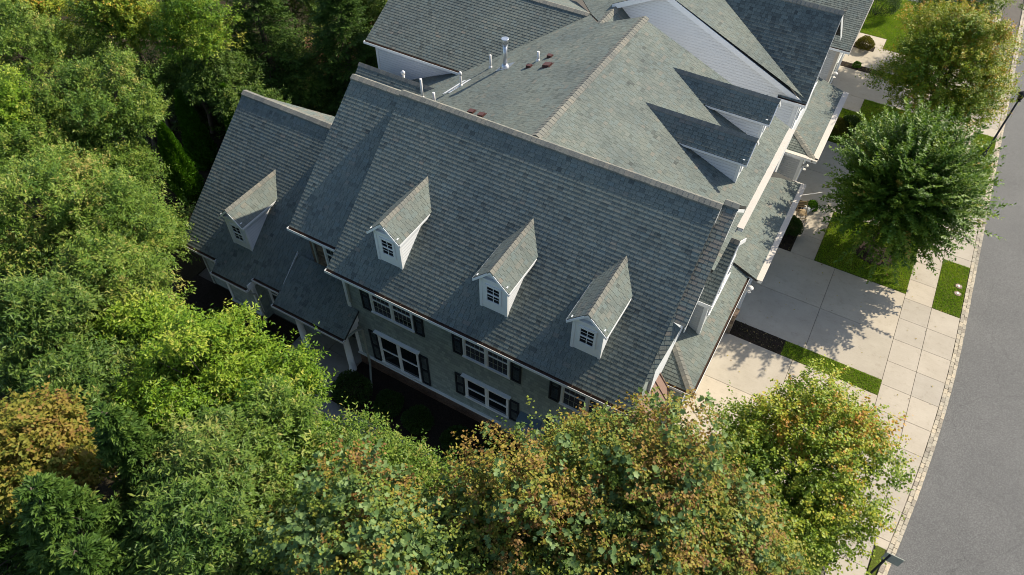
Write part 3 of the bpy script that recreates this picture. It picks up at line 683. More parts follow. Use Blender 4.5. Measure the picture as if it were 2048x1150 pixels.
gd = MB(); gd.box((-1.419, 15.82, 0), (-1.36, 15.99, 2.36)); gd.box((-1.419, 20.61, 0), (-1.36, 20.78, 2.36)); gd.box((-1.419, 15.991, 2.2), (-1.36, 20.609, 2.36)); gd.build('door_frame', M['white'], gdo)
pr = MB(); pr.box((-1.5, 20.85, 0), (-1.02, 21.30, 1.15)); pr.box((-1.53, 20.81, 1.151), (-.98, 21.305, 1.23)); pr.build('stone_pier', M['stone'], E1)
cr = MB(); cr.prism([(-2.498, 12.55, 3.62), (-2.498, 14.95, 3.62), (-1.86, 14.95, 2.72), (-1.86, 12.55, 2.72)], (.0, 0, -.05))
for i in range(7): yy = 12.57 + i * .395; cr.bar((-2.48, yy, 3.62), (-1.87, yy, 2.74), .022, .05)
cr.build('copper_roof', M['copper'], E1)
wl = MB(); wl.prism([(-2.497, 12.7, .3), (-2.497, 14.8, .3), (-1.98, 14.5, .3), (-1.98, 13.0, .3)], (0, 0, 2.45)); wl.build('bay_window', M['white'], E1)

# ================================================================== MIDDLE TOWNHOUSE
E2 = empty('townhouse', (-6, 22, 0), 'middle townhouse with low-pitched long-ridged roof, flue pipe and two dormers facing the street', 'house')
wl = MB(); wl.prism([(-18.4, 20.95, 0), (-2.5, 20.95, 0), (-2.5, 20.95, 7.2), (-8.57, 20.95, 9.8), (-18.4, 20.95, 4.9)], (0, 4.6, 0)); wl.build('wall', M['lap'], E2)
rf = MB()
shingle_plane(rf, [(-8.57, 16.7, 10.05), (-1.95, 16.7, RS(-1.95)), (-1.95, 25.58, RS(-1.95)), (-8.57, 25.58, 10.05)], .137, .0115, .12, .05)
shingle_plane(rf, [[(-8.57, 16.7, 10.05), (-8.57, 25.75, 10.05), (-10.68, 26.1, LS(-10.68)), (-11.65, 27.45, LS(-11.65)), (-15.85, 23.62, LS(-15.85)), (-15.85, 16.7, LS(-15.85))],
                   [(-15.851, 20.4, LS(-15.851)), (-15.851, 23.62, LS(-15.851)), (-19.2, 23.9, LS(-19.2)), (-19.2, 20.4, LS(-19.2))]], .15, .012, .12, .05)
rf.build('roof', [M['shingle'], M['bitumen']], E2)
ridge_caps((-8.57, 16.75, 10.05), (-8.57, 25.75, 10.05), (-1, 0, -.5), (1, 0, -.41), .19, .17, .025).build('ridge_cap', M['cap'], E2)
gutter(E2, (-1.93, 19.05, 7.32), (-1.93, 25.5, 7.32), (1, 0, 0), True, .19, .12)
fb = MB(); fb.box((-2.48, 19.1, 7.05), (-1.94, 25.5, 7.08)); fb.build('soffit', M['white'], E2)
for yc in (21.45, 24.13):
    dormer(E2, (lambda yc: lambda a, b, z: (-2.70 - b, yc + a, z))(yc), .58, 9.24, 8.60, .71, .20, RS(-2.70), .41, 7.92, 8.62)
K2 = lambda x: 3.0 + .42 * (-.78 - x)
rf = MB(); shingle_plane(rf, [(-.78, 21.45, 3.0), (-.78, 28.2, 3.0), (-1.75, 27.6, K2(-1.75)), (-2.5, 26.9, K2(-2.5)), (-2.5, 21.45, K2(-2.5))], .137, .0115, .1, .1)
shingle_plane(rf, [(-.78, 28.2, 3.0), (-2.5, 28.2, K2(-2.5) - .42), (-2.5, 26.9, K2(-2.5)), (-1.75, 27.6, K2(-1.75))], .137, .0115, .1, .15)
rf.build('skirt_roof', [M['shingle'], M['bitumen']], E2)
gutter(E2, (-.78, 21.45, 3.0), (-.78, 28.2, 3.0), (1, 0, 0), True, .17, .12)
tr = MB(); tr.box((-2.45, 28.21, 2.93), (-.62, 28.27, 3.03)); tr.build('eave_trim', M['cream'], E2)
wl = MB(); wl.box((-2.497, 21.31, 0), (-1.12, 28.05, 2.86)); wl.box((-2.499, 21.0, 2.9), (-2.46, 25.5, 7.0)); wl.build('garage_wall', M['glap'], E2)
gd = MB()
for i in range(4): gd.box((-1.119, 22.0, .03 + i * .54), (-1.085, 26.8, .555 + i * .54))
gdo = gd.build('garage_door', M['door'], E2)
gd = MB(); gd.box((-1.119, 21.82, 0), (-1.04, 21.99, 2.36)); gd.box((-1.119, 26.81, 0), (-1.04, 26.98, 2.36)); gd.box((-1.119, 21.991, 2.2), (-1.04, 26.809, 2.36)); gd.build('door_frame', M['white'], gdo)
def lantern(parent, p):
    x, y_, z_ = p; mb = MB()
    mb.box((x, y_ - .05, z_ - .08), (x + .03, y_ + .05, z_ + .08)); mb.bar((x + .03, y_, z_ + .06), (x + .17, y_, z_ + .12), .03, .03)
    for a in range(4): an = a * math.pi / 2 + .78; mb.bar((x + .17 + .07 * math.cos(an), y_ + .07 * math.sin(an), z_ - .12), (x + .17 + .10 * math.cos(an), y_ + .10 * math.sin(an), z_ + .10), .016, .016)
    mb.tube([(x + .17, y_, z_ - .14), (x + .17, y_, z_ - .12)], .085, 8); mb.tube([(x + .17, y_, z_ + .10), (x + .17, y_, z_ + .125), (x + .17, y_, z_ + .2)], [.14, .13, .03], 8)
    return mb.build('wall_lantern', M['pvc'], parent)
lantern(E2, (-1.11, 21.75, 2.05)); lantern(E2, (-1.11, 27.5, 2.1))
# vents on the left slope
def on_ls(x): return LS(x)
fx, fy = -13.49, 23.22
fp = MB(); z0 = LS(fx); fp.tube([(fx, fy, z0 - .1), (fx, fy, z0 + 1.02)], .095, 14); fp.build('flue_pipe', M['steel'], E2)
fp = MB(); fp.tube([(fx, fy, z0 + 1.021), (fx, fy, z0 + 1.05)], .125, 14); fp.tube([(fx, fy, z0 + 1.10), (fx, fy, z0 + 1.27), (fx, fy, z0 + 1.275)], [.135, .135, .13], 16); fp.tube([(fx, fy, z0 + 1.276), (fx, fy, z0 + 1.30), (fx, fy, z0 + 1.305)], [.165, .165, .15], 16)
for a in range(4): an = a * math.pi / 2; fp.bar((fx + .11 * math.cos(an), fy + .11 * math.sin(an), z0 + 1.03), (fx + .11 * math.cos(an), fy + .11 * math.sin(an), z0 + 1.12), .02, .01)
fp.build('flue_cap', M['steel'], E2)
fp = MB(); fp.tube([(fx, fy, z0 - .08), (fx, fy, z0 + .09), (fx, fy, z0 + .16)], [.24, .15, .097], 14)
fp.prism([(fx - .32, fy - .3, LS(fx - .32) + .022), (fx + .32, fy - .3, LS(fx + .32) + .022), (fx + .32, fy + .3, LS(fx + .32) + .022), (fx - .32, fy + .3, LS(fx - .32) + .022)], (0, 0, -.02)); fp.build('pipe_flashing', M['steel'], E2)
for (x, y_, h, r, el) in ((-14.33, 23.43, .62, .045, 0), (-11.92, 23.19, .42, .05, 0), (-14.95, 22.0, .62, .045, 1), (-18.45, 22.55, 1.0, .055, 2), (-16.62, 21.43, .95, .055, 0), (-15.35, 20.57, .55, .055, 0)):
    z0 = LS(x); mb = MB()
    mb.tube([(x, y_, z0 - .1), (x, y_, z0 + h)], r, 10)
    mb.tube([(x, y_, z0 - .06), (x, y_, z0 + .06), (x, y_, z0 + .1)], [r + .06, r + .03, r + .004], 10)
    if el: mb.tube([(x, y_, z0 + h - .1), (x, y_, z0 + h + .02), (x, y_, z0 + h + .08)], [r + .03, r + .03, r * .6], 10)
    if el == 2: mb.tube([(x - .12, y_, z0 + h - .05), (x + .02, y_, z0 + h - .02)], .045, 10)
    mb.build('vent_pipe', M['pvc'], E2)
mb = MB(); x, y_ = -14.95, 22.0
for (a, b_) in ((-.5, -.45), (.03, .08)): mb.prism([(x - .35 + a * .5, y_ - .55 , LS(x - .35 + a * .5) + .03), (x - .2 + a * .5, y_ - .55, LS(x - .2 + a * .5) + .03), (x + .2 + a * .5, y_ + .5, LS(x + .2 + a * .5) + .03), (x + .05 + a * .5, y_ + .5, LS(x + .05 + a * .5) + .03)], (0, 0, -.015))
mb.build('pipe_flashing', M['white'], E2)
for (x, y_, s) in ((-12.08, 22.72, .18), (-11.5, 23.38, .17), (-11.15, 22.48, .27), (-12.63, 19.21, .22), (-11.93, 18.79, .22)):
    z0 = LS(x); mb = MB(); a = s
    mb.prism([(x - a * .8, y_ - a * .7, LS(x - a * .8) + .022), (x + a * .8, y_ - a * .7, LS(x + a * .8) + .022), (x + a * .8, y_ + a * .7, LS(x + a * .8) + .022), (x - a * .8, y_ + a * .7, LS(x - a * .8) + .022)], (0, 0, -.02))
    mb.prism([(x - a * .5, y_ - a * .5, LS(x - a * .5) + .023), (x + a * .5, y_ - a * .5, LS(x + a * .5) + .023), (x + a * .55, y_ - a * .5, LS(x + a * .5) + .07), (x - a * .55, y_ - a * .5, LS(x - a * .5) + .14)], (0, a, 0))
    mb.build('roof_vent', M['vent_brown'], E2)

# ================================================================== TALLER TOWNHOUSE
E3 = empty('townhouse', (-6, 31, 0), 'taller townhouse with a white lap-sided party wall and dark cross gable beside the low-pitched roof', 'house')
R3 = lambda x: 7.27 + .445 * (-2.05 - x)
PW = 28.1
wl = MB(); wl.prism([(-2.12, PW, 3.0), (-2.12, PW, 7.15), (-2.6, PW, R3(-2.6) - .12), (-8.6, PW, R3(-8.6) - .12), (-10.6, PW, R3(-8.6) - 1.1), (-10.6, PW, 5.0)], (0, .2, 0))
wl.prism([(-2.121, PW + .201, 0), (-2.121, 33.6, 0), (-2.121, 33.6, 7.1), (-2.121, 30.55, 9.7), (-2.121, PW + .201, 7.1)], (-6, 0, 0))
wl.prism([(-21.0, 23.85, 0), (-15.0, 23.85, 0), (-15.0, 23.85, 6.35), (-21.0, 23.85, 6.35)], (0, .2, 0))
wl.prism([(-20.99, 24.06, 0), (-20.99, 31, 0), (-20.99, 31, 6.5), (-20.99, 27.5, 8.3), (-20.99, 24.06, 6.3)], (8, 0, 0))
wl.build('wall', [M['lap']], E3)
rf = MB()
shingle_plane(rf, [(-2.05, PW - .3, R3(-2.05)), (-8.6, PW - .3, R3(-8.6)), (-8.6, 36, R3(-8.6)), (-7.85, 30.65, R3(-8.0))], .137, .0115, .1, .05)
shingle_plane(rf, [(-8.6, PW - .3, R3(-8.6)), (-8.6, 36, R3(-8.6)), (-10.8, 36, R3(-8.6) - 1.1), (-10.8, PW - .3, R3(-8.6) - 1.1)], .137, .0115, .1, .05)
shingle_plane(rf, [(-1.82, PW - .35, 7.27), (-2.05, PW - .35, 7.27), (-8.0, 30.65, 9.86), (-1.90, 30.65, 9.86)], .15, .0075, .1, -.25)
shingle_plane(rf, [(-3.0, PW - .42, 7.20), (-1.83, PW - .42, 7.20), (-1.83, PW - .351, 7.25), (-3.0, PW - .351, 7.25)], .1, .0065, .04, -.2)
shingle_plane(rf, [(-1.90, 30.65, 9.86), (-8.0, 30.65, 9.86), (-8.0, 34.0, 7.3), (-1.82, 34.0, 7.3)], .137, .0115, .1)
NB = lambda y: 6.42 + .545 * (y - 23.58)
shingle_plane(rf, [(-21.3, 23.55, NB(23.55)), (-15.84, 23.55, NB(23.55)), (-11.62, 27.47, NB(27.47)), (-21.3, 27.47, NB(27.47))], .137, .0115, .1, .0)
shingle_plane(rf, [(-21.3, 27.47, NB(27.47)), (-11.62, 27.47, NB(27.47)), (-14.2, 31.6, NB(27.47) - 1.9), (-21.3, 31.6, NB(27.47) - 1.9)], .137, .0115, .1, .2)
shingle_plane(rf, [(-10.62, 26.2, 9.0), (-10.62, 38, 9.0), (-15.5, 38, 6.56), (-14.2, 31.6, 7.2), (-11.62, 27.55, 8.5)], .137, .0115, .1, .05)
shingle_plane(rf, [(-10.62, 25.9, 9.0), (-10.62, PW, 9.0), (-8.0, PW, 6.9), (-8.0, 25.9, 6.9)], .137, .0115, .1, .2)
rf.build('roof', [M['shingle'], M['bitumen']], E3)
ridge_caps((-7.9, 30.65, 9.86), (-1.88, 30.65, 9.86), (0, -1, -.78), (0, 1, -.78), .18, .17).build('ridge_cap', M['cap'], E3)
ridge_caps((-21.32, 27.47, NB(27.47)), (-11.7, 27.47, NB(27.47)), (0, -1, -.4), (0, 1, -.4), .18, .17).build('ridge_cap', M['cap'], E3)
ridge_caps((-10.62, 26.15, 9.0), (-10.62, PW, 9.0), (-1, 0, -.5), (1, 0, -.8), .2, .17).build('ridge_cap', M['cap'], E3)
tr = MB(); ry = PW - .302
tr.prism([(-2.0, ry, R3(-2.0) - .012), (-8.6, ry, R3(-8.6) - .012), (-8.6, ry, R3(-8.6) - .25), (-2.0, ry, R3(-2.0) - .25)], (0, -.03, 0)); tr.build('rake_board', M['white'], E3)
tr = MB(); tr.prism([(-8.61, ry, R3(-8.6) - .012), (-10.8, ry, R3(-8.6) - 1.11), (-10.8, ry, R3(-8.6) - 1.35), (-8.61, ry, R3(-8.6) - .25)], (0, -.03, 0)); tr.build('rake_board', M['white'], E3)
tr = MB(); tr.prism([(-2.0, ry + .01, R3(-2.0) - .26), (-8.6, ry + .01, R3(-8.6) - .26), (-8.6, PW - .01, R3(-8.6) - .26), (-2.0, PW - .01, R3(-2.0) - .26)], (0, 0, .02)); tr.build('soffit', M['white'], E3)
for a, b_ in (((PW - .35, 7.26), (30.65, 9.85)), ((34.0, 7.29), (30.65, 9.85))):
    tr = MB(); tr.prism([(-1.84, a[0], a[1] - .1), (-1.92, b_[0], b_[1] - .1), (-1.92, b_[0], b_[1] - .3), (-1.84, a[0], a[1] - .3)], (.03, 0, 0)); tr.build('rake_board', M['white'], E3)
tr = MB(); tr.box((-2.119, PW - .03, 3.2), (-2.08, PW + .15, 7.0)); tr.box((-2.26, PW - .028, 5.0), (-2.122, PW - .002, 6.8)); tr.box((-3.0, PW - .04, 6.8), (-2.12, PW - .002, 7.05)); tr.build('corner_trim', M['white'], E3)
tr = MB(); tr.prism([(-21.3, 23.53, NB(23.55) - .012), (-15.7, 23.53, NB(23.55) - .012), (-15.7, 23.53, NB(23.55) - .2), (-21.3, 23.53, NB(23.55) - .2)], (0, -.025, 0)); tr.build('fascia', M['white'], E3)
tr = MB(); tr.box((-21.01, 23.82, 0), (-20.88, 23.849, 6.2)); tr.build('corner_trim', M['white'], E3)
gutter(E3, (-3.0, PW - .42, 7.20), (-1.80, PW - .42, 7.20), (0, -1, 0)); gutter(E3, (-21.3, 23.5, NB(23.55) + .01), (-15.75, 23.5, NB(23.55) + .01), (0, -1, 0))
window(E3, (-2.12, 28.7), (-2.12, 30.4), 5.2, 6.6, (1, 0, 0), 2, (2, 2)); window(E3, (-2.12, 31.2), (-2.12, 33.0), 5.2, 6.6, (1, 0, 0), 2, (2, 2))
K3 = lambda x: 3.0 + .28 * (-.78 - x)
rf = MB(); shingle_plane(rf, [(-.78, 30.3, 3.0), (-.78, 36.75, 3.0), (-2.4, 36.75, K3(-2.4)), (-2.4, 31.75, K3(-2.4))], .137, .0115, .1, .1)
shingle_plane(rf, [(-.78, 30.3, 3.0), (-2.4, 31.75, K3(-2.4)), (-2.4, 30.3, 3.0)], .137, .0115, .1, -.1)
rf.build('skirt_roof', [M['shingle'], M['bitumen']], E3)
ridge_caps((-.76, 30.28, 3.0), (-2.4, 31.75, K3(-2.4)), (-.5, -1, -.3), (1, .5, -.3), .17, .17).build('ridge_cap', M['cap'], E3)
gutter(E3, (-.78, 30.28, 3.0), (-.78, 36.78, 3.0), (1, 0, 0), True, .17, .12); gutter(E3, (-2.4, 30.3, 3.0), (-.62, 30.3, 3.0), (0, -1, 0), True, .12, .12)
wl = MB(); wl.box((-2.398, 30.5, 0), (-1.25, 36.6, 2.86)); wl.box((-2.9, 28.4, 0), (-2.13, 30.499, 3.3)); wl.build('garage_wall', M['glap'], E3)
tr = MB(); tr.box((-1.35, 30.47, 0), (-1.22, 30.499, 2.8)); tr.box((-2.39, 30.47, 2.62), (-1.351, 30.499, 2.8)); tr.box((-1.249, 30.5, 0), (-1.21, 30.75, 2.8)); tr.build('corner_trim', M['white'], E3)
gd = MB()
for i in range(4): gd.box((-1.249, 31.2, .03 + i * .54), (-1.215, 36.0, .555 + i * .54))
gd.build('garage_door', M['door'], E3); lantern(E3, (-1.21, 30.8, 2.1))

# ================================================================== FAR TOWNHOUSE
E4 = empty('townhouse', (-4, 42, 0), 'farthest townhouse with a plain lower grey roof and grey end wall above its driveway', 'house')
T = lambda y: 4.6 + .38 * (y - 37.9)
rf = MB(); shingle_plane(rf, [(-7.5, 37.9, 4.6), (-1.38, 37.9, 4.6), (-1.38, 50, T(50)), (-7.5, 50, T(50))], .137, .0115, .1, -.1); rf.build('roof', [M['shingle'], M['bitumen']], E4)
wl = MB(); wl.prism([(-7, 38.7, 0), (-7, 49, 0), (-7, 49, T(49) - .15), (-7, 38.7, T(38.7) - .15)], (5.1, 0, 0)); wl.build('wall', M['glap'], E4)
tr = MB(); tr.box((-7, 38.66, 4.0), (-1.88, 38.699, 4.25)); tr.box((-2.02, 38.66, 0), (-1.88, 38.699, 3.99)); tr.box((-1.899, 38.7, 0), (-1.86, 38.95, 4.3))
tr.prism([(-1.378, 37.9, 4.59), (-1.378, 50, T(50) - .01), (-1.378, 50, T(50) - .25), (-1.378, 37.9, 4.35)], (.03, 0, 0)); tr.build('rake_board', M['cream'], E4)
gutter(E4, (-2.5, 37.9, 4.6), (-1.35, 37.9, 4.6), (0, -1, 0))
gd = MB()
for i in range(4): gd.box((-1.899, 41.0 , .03 + i * .54), (-1.86, 44.6, .555 + i * .54))
gd.build('garage_door', M['door'], E4); lantern(E4, (-1.88, 39.6, 2.2))

# ================================================================== STREET FURNITURE AND SMALL THINGS
def lamp(loc, h, label):
    x, y_, z_ = loc; r = empty('street_lamp', loc, label, 'street lamp', 'post-top street lamps along the kerb')
    MB().tube([(x, y_, z_), (x, y_, z_ + .35), (x, y_, z_ + .4), (x, y_, z_ + h - .55)], [.10, .09, .055, .045], 10).build('post', M['dark'], r)
    mb = MB(); mb.tube([(x, y_, z_ + h - .549), (x, y_, z_ + h - .5), (x, y_, z_ + h - .46)], [.05, .13, .11], 10)
    for a in range(4): an = a * math.pi / 2 + .4; mb.bar((x + .10 * math.cos(an), y_ + .10 * math.sin(an), z_ + h - .46), (x + .17 * math.cos(an), y_ + .17 * math.sin(an), z_ + h - .12), .02, .02)
    hd = mb.build('lantern_frame', M['dark'], r)
    mb = MB(); mb.tube([(x, y_, z_ + h - .46), (x, y_, z_ + h - .12)], [.085, .15], 8); mb.build('lantern_glass', M['glass'], r)
    mb = MB(); mb.tube([(x, y_, z_ + h - .119), (x, y_, z_ + h - .10), (x, y_, z_ + h - .02), (x, y_, z_ + h + .05)], [.22, .21, .10, .02], 12); mb.build('lantern_cap', M['dark'], r)
lamp((6.95, 39.5, 0), 4.1, 'black post-top street lamp on the grass verge behind the spiky green street tree')
sp_ = empty('sign_post', (5.62, 12.0, 0), 'thin black sign post at the bottom right corner, beside the cobbled kerb', 'sign post')
MB().tube([(5.62, 12.0, -.05), (5.62, 12.0, 4.18)], .035, 10).build('post', M['dark'], sp_)
mb = MB(); mb.box((5.50, 11.99, 3.75), (5.98, 12.01, 4.19)); mb.build('sign_plate', M['beige'], sp_)
for i, (x, y_, lb) in enumerate(((7.12, 28.8, 'round utility cover in the verge grass, the one farther from the big driveway'), (7.14, 28.3, 'round utility cover in the verge grass, the one nearer the big driveway'))):
    mb = MB(); mb.tube([(x, y_, -.02), (x, y_, .02)], .165, 22); o = obj_top('utility_cover', mb, M['vent_brown'], lb, 'utility cover', 'utility covers in the verge')
    mb = MB(); mb.tube([(x, y_, .021), (x, y_, .032)], .135, 22); mb.build('cover_rim', M['pink'], o)
    mb = MB(); mb.tube([(x, y_, .033), (x, y_, .045)], .06, 16); mb.build('cover_centre', M['pvc'], o)
# folding wooden chair by the footpath
ch = empty('garden_chair', (-.35, 29.55, 0), 'slatted wooden folding chair standing on the paving beside the mulch bed', 'chair')
def rot(p, a, c=(-.35, 29.55)): return (c[0] + p[0] * math.cos(a) - p[1] * math.sin(a), c[1] + p[0] * math.sin(a) + p[1] * math.cos(a), p[2])
A_ = .5
st = MB()
for i in range(6): st.bar(rot((-.22, -.2 + i * .078, .45), A_), rot((.22, -.2 + i * .078, .45), A_), .05, .018)
st.build('seat', M['wood'], ch)
st = MB()
for i in range(4): st.bar(rot((-.22, .24 + i * .02, .62 + i * .09), A_), rot((.22, .24 + i * .02, .62 + i * .09), A_), .018, .055)
st.build('backrest', M['wood'], ch)
for s in (-1, 1):
    MB().bar(rot((s * .235, -.26, 0), A_), rot((s * .235, .32, .95), A_), .03, .03).build('leg', M['wood'], ch)
    MB().bar(rot((s * .205, .28, 0), A_), rot((s * .205, -.2, .44), A_), .03, .03).build('leg', M['wood'], ch)
MB().bar(rot((-.235, -.16, .2), A_), rot((.235, -.16, .2), A_), .025, .025).build('stretcher', M['wood'], ch)
mb = MB(); x, y_ = -.2, 30.25
mb.tube([(x, y_, .0), (x, y_, .30), (x, y_, .30)], [.15, .17, .15], 14); mb.tube([(x + .14, y_, .1), (x + .3, y_ + .05, .33)], [.03, .02], 8)
wc = obj_top('watering_can', mb, M['pvc'], 'white watering can standing behind the wooden chair near the garage driveway', 'watering can')
mb = MB(); pts = [(x - .15, y_, .27)] + [(x - .15 - .12 * math.sin(a * .5), y_, .27 - .04 * a) for a in range(1, 5)] + [(x - .16, y_, .06)]
mb.tube(pts, .014, 6); mb.build('handle', M['pvc'], wc)
mb = MB(); mb.bar((-.75, 30.35, .75), (.15, 30.75, 1.05), .035, .035); mb.bar((-.75, 30.35, 0), (-.75, 30.35, .80), .03, .03)
fpole = obj_top('flag_pole', mb, M['pvc'], 'thin white garden flag pole leaning out of the mulch bed by the gutter', 'pole')

# ================================================================== VEGETATION
def norm(a): return a / np.maximum(np.linalg.norm(a, axis=-1, keepdims=True), 1e-9)
KITE = (np.array([(0, 0, 0), (.42, .5, .10), (1, 0, -.04), (.42, -.5, .10)]), [(0, 1, 2), (0, 2, 3)])
BROAD = (np.array([(0, 0, 0), (.22, .42, .08), (.62, .46, .10), (1, 0, -.05), (.62, -.46, .10), (.22, -.42, .08)]), [(0, 1, 2), (0, 2, 3), (0, 3, 4), (0, 4, 5)])
_lob = []
for i, (r_, a_) in enumerate([(.30, 180), (.46, 118), (.33, 92), (.54, 58), (.40, 32), (.62, 0), (.40, -32), (.54, -58), (.33, -92), (.46, -118)]):
    _lob.append((.38 + r_ * math.cos(math.radians(a_)), r_ * math.sin(math.radians(a_)) * 1.0, .10 if i % 2 else -.02))
LOBED = (np.array([(.36, 0, -.06)] + _lob), [(0, i + 1, (i + 1) % 10 + 1) for i in range(10)])
def leaf_mesh(name, C, Dv, Nv, L, W, tone, shape, mat, parent, loc):
    tv, tf = shape; n = len(C); k = len(tv)
    Dv = norm(Dv); S = norm(np.cross(Nv, Dv)); N = np.cross(Dv, S)
    V = C[:, None, :] + Dv[:, None, :] * (tv[None, :, 0:1] * L[:, None, None]) + S[:, None, :] * (tv[None, :, 1:2] * W[:, None, None]) + N[:, None, :] * (tv[None, :, 2:3] * W[:, None, None])
    V = V - np.asarray(loc)[None, None, :]
    F = (np.array(tf)[None, :, :] + (np.arange(n) * k)[:, None, None]).reshape(-1, 3)
    me = D.meshes.new(name); me.vertices.add(n * k); me.vertices.foreach_set('co', V.reshape(-1).astype(np.float32))
    nf = len(F); me.loops.add(nf * 3); me.loops.foreach_set('vertex_index', F.reshape(-1).astype(np.int32))
    me.polygons.add(nf); me.polygons.foreach_set('loop_start', (np.arange(nf) * 3).astype(np.int32))
    a = me.attributes.new('tone', 'FLOAT', 'FACE'); a.data.foreach_set('value', np.repeat(np.clip(tone, 0, 1), len(tf)).astype(np.float32))
    me.materials.append(mat); me.update(calc_edges=True)
    o = D.objects.new(name, me); COL.objects.link(o)
    if parent: o.parent = parent
    return o
def rnd_dir(rng, n, zmin=-.45):
    out = np.zeros((0, 3))
    while len(out) < n:
        d = norm(rng.normal(size=(n * 2, 3))); out = np.concatenate([out, d[d[:, 2] > zmin]])
    return out[:n]
def lobes(rng, d, amp):
    s = np.ones(len(d))
    for i in range(7):
        v = norm(rng.normal(size=3)); s += amp * .42 * np.cos((d @ v) * rng.uniform(3, 6.5) + rng.uniform(0, 6.28))
    return s
def trunk_mesh(rng, base, c, R, tips, rad, parent, mat=None, name='trunk'):
    mb = MB(); b = Vector(base); c = Vector(c); lo = c - Vector((0, 0, R[2] * .55))
    mid = (b + lo) / 2 + Vector((rng.normal() * .12, rng.normal() * .12, 0))
    top = c + Vector((0, 0, R[2] * .45))
    mb.tube([b - Vector((0, 0, .15)), b + Vector((0, 0, .15)), mid, lo, c, top], [rad * 1.5, rad * 1.1, rad * .95, rad * .8, rad * .5, rad * .15], 9)
    for t in tips:
        t = Vector(t); s = lo.lerp(top, float(rng.uniform(.0, .65))); m1 = s.lerp(t, .5) + Vector((0, 0, -.12 * (t - s).length * float(rng.uniform(-.3, .6))))
        r0 = rad * .38; mb.tube([s, m1, t], [r0, r0 * .6, r0 * .16], 6)
    return mb.build(name, mat or BARK, parent)
def tree(name, label, group, loc, zc, R, seed, style, nclump=110, cat='tree', trunk_r=.16, limbs=16, tint=0.0, mat2=None, frac2=.2):
    rng = np.random.default_rng(seed); R = np.array(R, float); c = np.array([loc[0], loc[1], zc])
    P = dict(oak=dict(sh=30, lf=17, sl=(.22, .5), L=(.10, .155), W=.34, cl=0.4, up=.55, sp=.55, shape=KITE, mat='oak', droop=.25),
             bright=dict(sh=30, lf=17, sl=(.22, .48), L=(.10, .15), W=.36, cl=0.4, up=.6, sp=.55, shape=KITE, mat='bright', droop=.25),
             dull=dict(sh=28, lf=17, sl=(.25, .52), L=(.12, .18), W=.27, cl=0.4, up=.6, sp=.5, shape=KITE, mat='dull', droop=.35),
             fine=dict(sh=30, lf=18, sl=(.22, .5), L=(.08, .12), W=.42, cl=0.4, up=.5, sp=.55, shape=KITE, mat='oak', droop=.15),
             maple=dict(sh=46, lf=21, sl=(.3, .6), L=(.065, .10), W=.85, cl=.62, up=.55, sp=.6, shape=KITE, mat='maple', droop=.3),
             orange=dict(sh=28, lf=16, sl=(.2, .45), L=(.085, .13), W=.7, cl=0.45, up=.4, sp=.7, shape=KITE, mat='orange', droop=.4),
             syc=dict(sh=48, lf=17, sl=(.25, .55), L=(.06, .105), W=.75, cl=0.55, up=.35, sp=.75, shape=KITE, mat='sycamore', droop=.5),
             zel=dict(sh=4, lf=64, sl=(1.0, 2.0), L=(.12, .175), W=.5, cl=.25, up=.45, sp=.20, shape=KITE, mat='zelkova', droop=.15))[style]
    root = empty(name, (loc[0], loc[1], loc[2] if len(loc) > 2 else 0), label, cat, group)
    o0 = np.array(root.location)
    big0 = nclump; nclump = nclump if style == 'zel' else max(14, int(nclump * (.75 if style in ('maple', 'syc') else .80))); bs = rng.uniform(.6, 1.45, nclump)
    d = rnd_dir(rng, nclump, -.5 if style not in ('zel', 'maple') else (-.95 if style == 'zel' else -.7)); lob = lobes(rng, d, .10 if style == 'zel' else .20)
    R = R * rng.uniform(.85, 1.15, 3)
    fr = np.where(rng.random(nclump) < .78, rng.uniform(.78, 1.0, nclump), rng.uniform(.3, .75, nclump))
    if style == 'zel': fr = rng.uniform(.15, .62, nclump)
    cc = c + d * R * (fr * lob)[:, None]
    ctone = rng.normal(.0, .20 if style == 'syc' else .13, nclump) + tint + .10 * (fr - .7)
    tips = cc[np.argsort(-fr)[:limbs * 2:2]]
    S = P['sh'] * nclump; ci = np.repeat(np.arange(nclump), P['sh'])
    sb = cc[ci] + rng.normal(size=(S, 3)) * P['cl'] * np.array([1, 1, .75])
    if style == 'zel': sd = norm(d[ci] * .9 + np.array([0, 0, 1]) * P['up'] + rng.normal(size=(S, 3)) * P['sp'])
    else:
        off = rnd_dir(rng, S, -.55); sb = cc[ci] + off * np.array([1, 1, .8]) * (P['cl'] * bs[ci] * rng.uniform(.55, 1.05, S) ** .7)[:, None]
        sd = norm(off * 1.0 + d[ci] * .35 + np.array([0, 0, 1]) * P['up'] + rng.normal(size=(S, 3)) * P['sp'] * .6)
    sl = rng.uniform(*P['sl'], S)
    if style != 'zel': sl = sl * np.where(rng.random(S) < .10, rng.uniform(1.5, 2.3, S), 1.0); bs0 = 0
    n = S * P['lf']; si = np.repeat(np.arange(S), P['lf'])
    t = np.tile(np.linspace(.08, 1, P['lf']), S) + rng.normal(0, .03, n)
    sag = (sl[si] * t) ** 2 * (.06 if style == 'zel' else .12)
    C = sb[si] + sd[si] * (sl[si] * t)[:, None] + np.array([0, 0, -1]) * sag[:, None] + rng.normal(size=(n, 3)) * (.02 if style == 'zel' else .045)
    rd = rng.normal(size=(n, 3)); 
    if style == 'zel':
        side = norm(np.cross(sd[si], np.array([0, 0, 1.0]) + rng.normal(size=(n, 3)) * .2)); rd = side * np.where(np.arange(n) % 2, 1, -1)[:, None] + rng.normal(size=(n, 3)) * .25
    radial = norm(rd - sd[si] * np.sum(rd * sd[si], 1, keepdims=True))
    Dv = norm(radial * .85 + sd[si] * (.25 + .55 * t)[:, None] + np.array([0, 0, -P['droop']]) + rng.normal(size=(n, 3)) * .15)
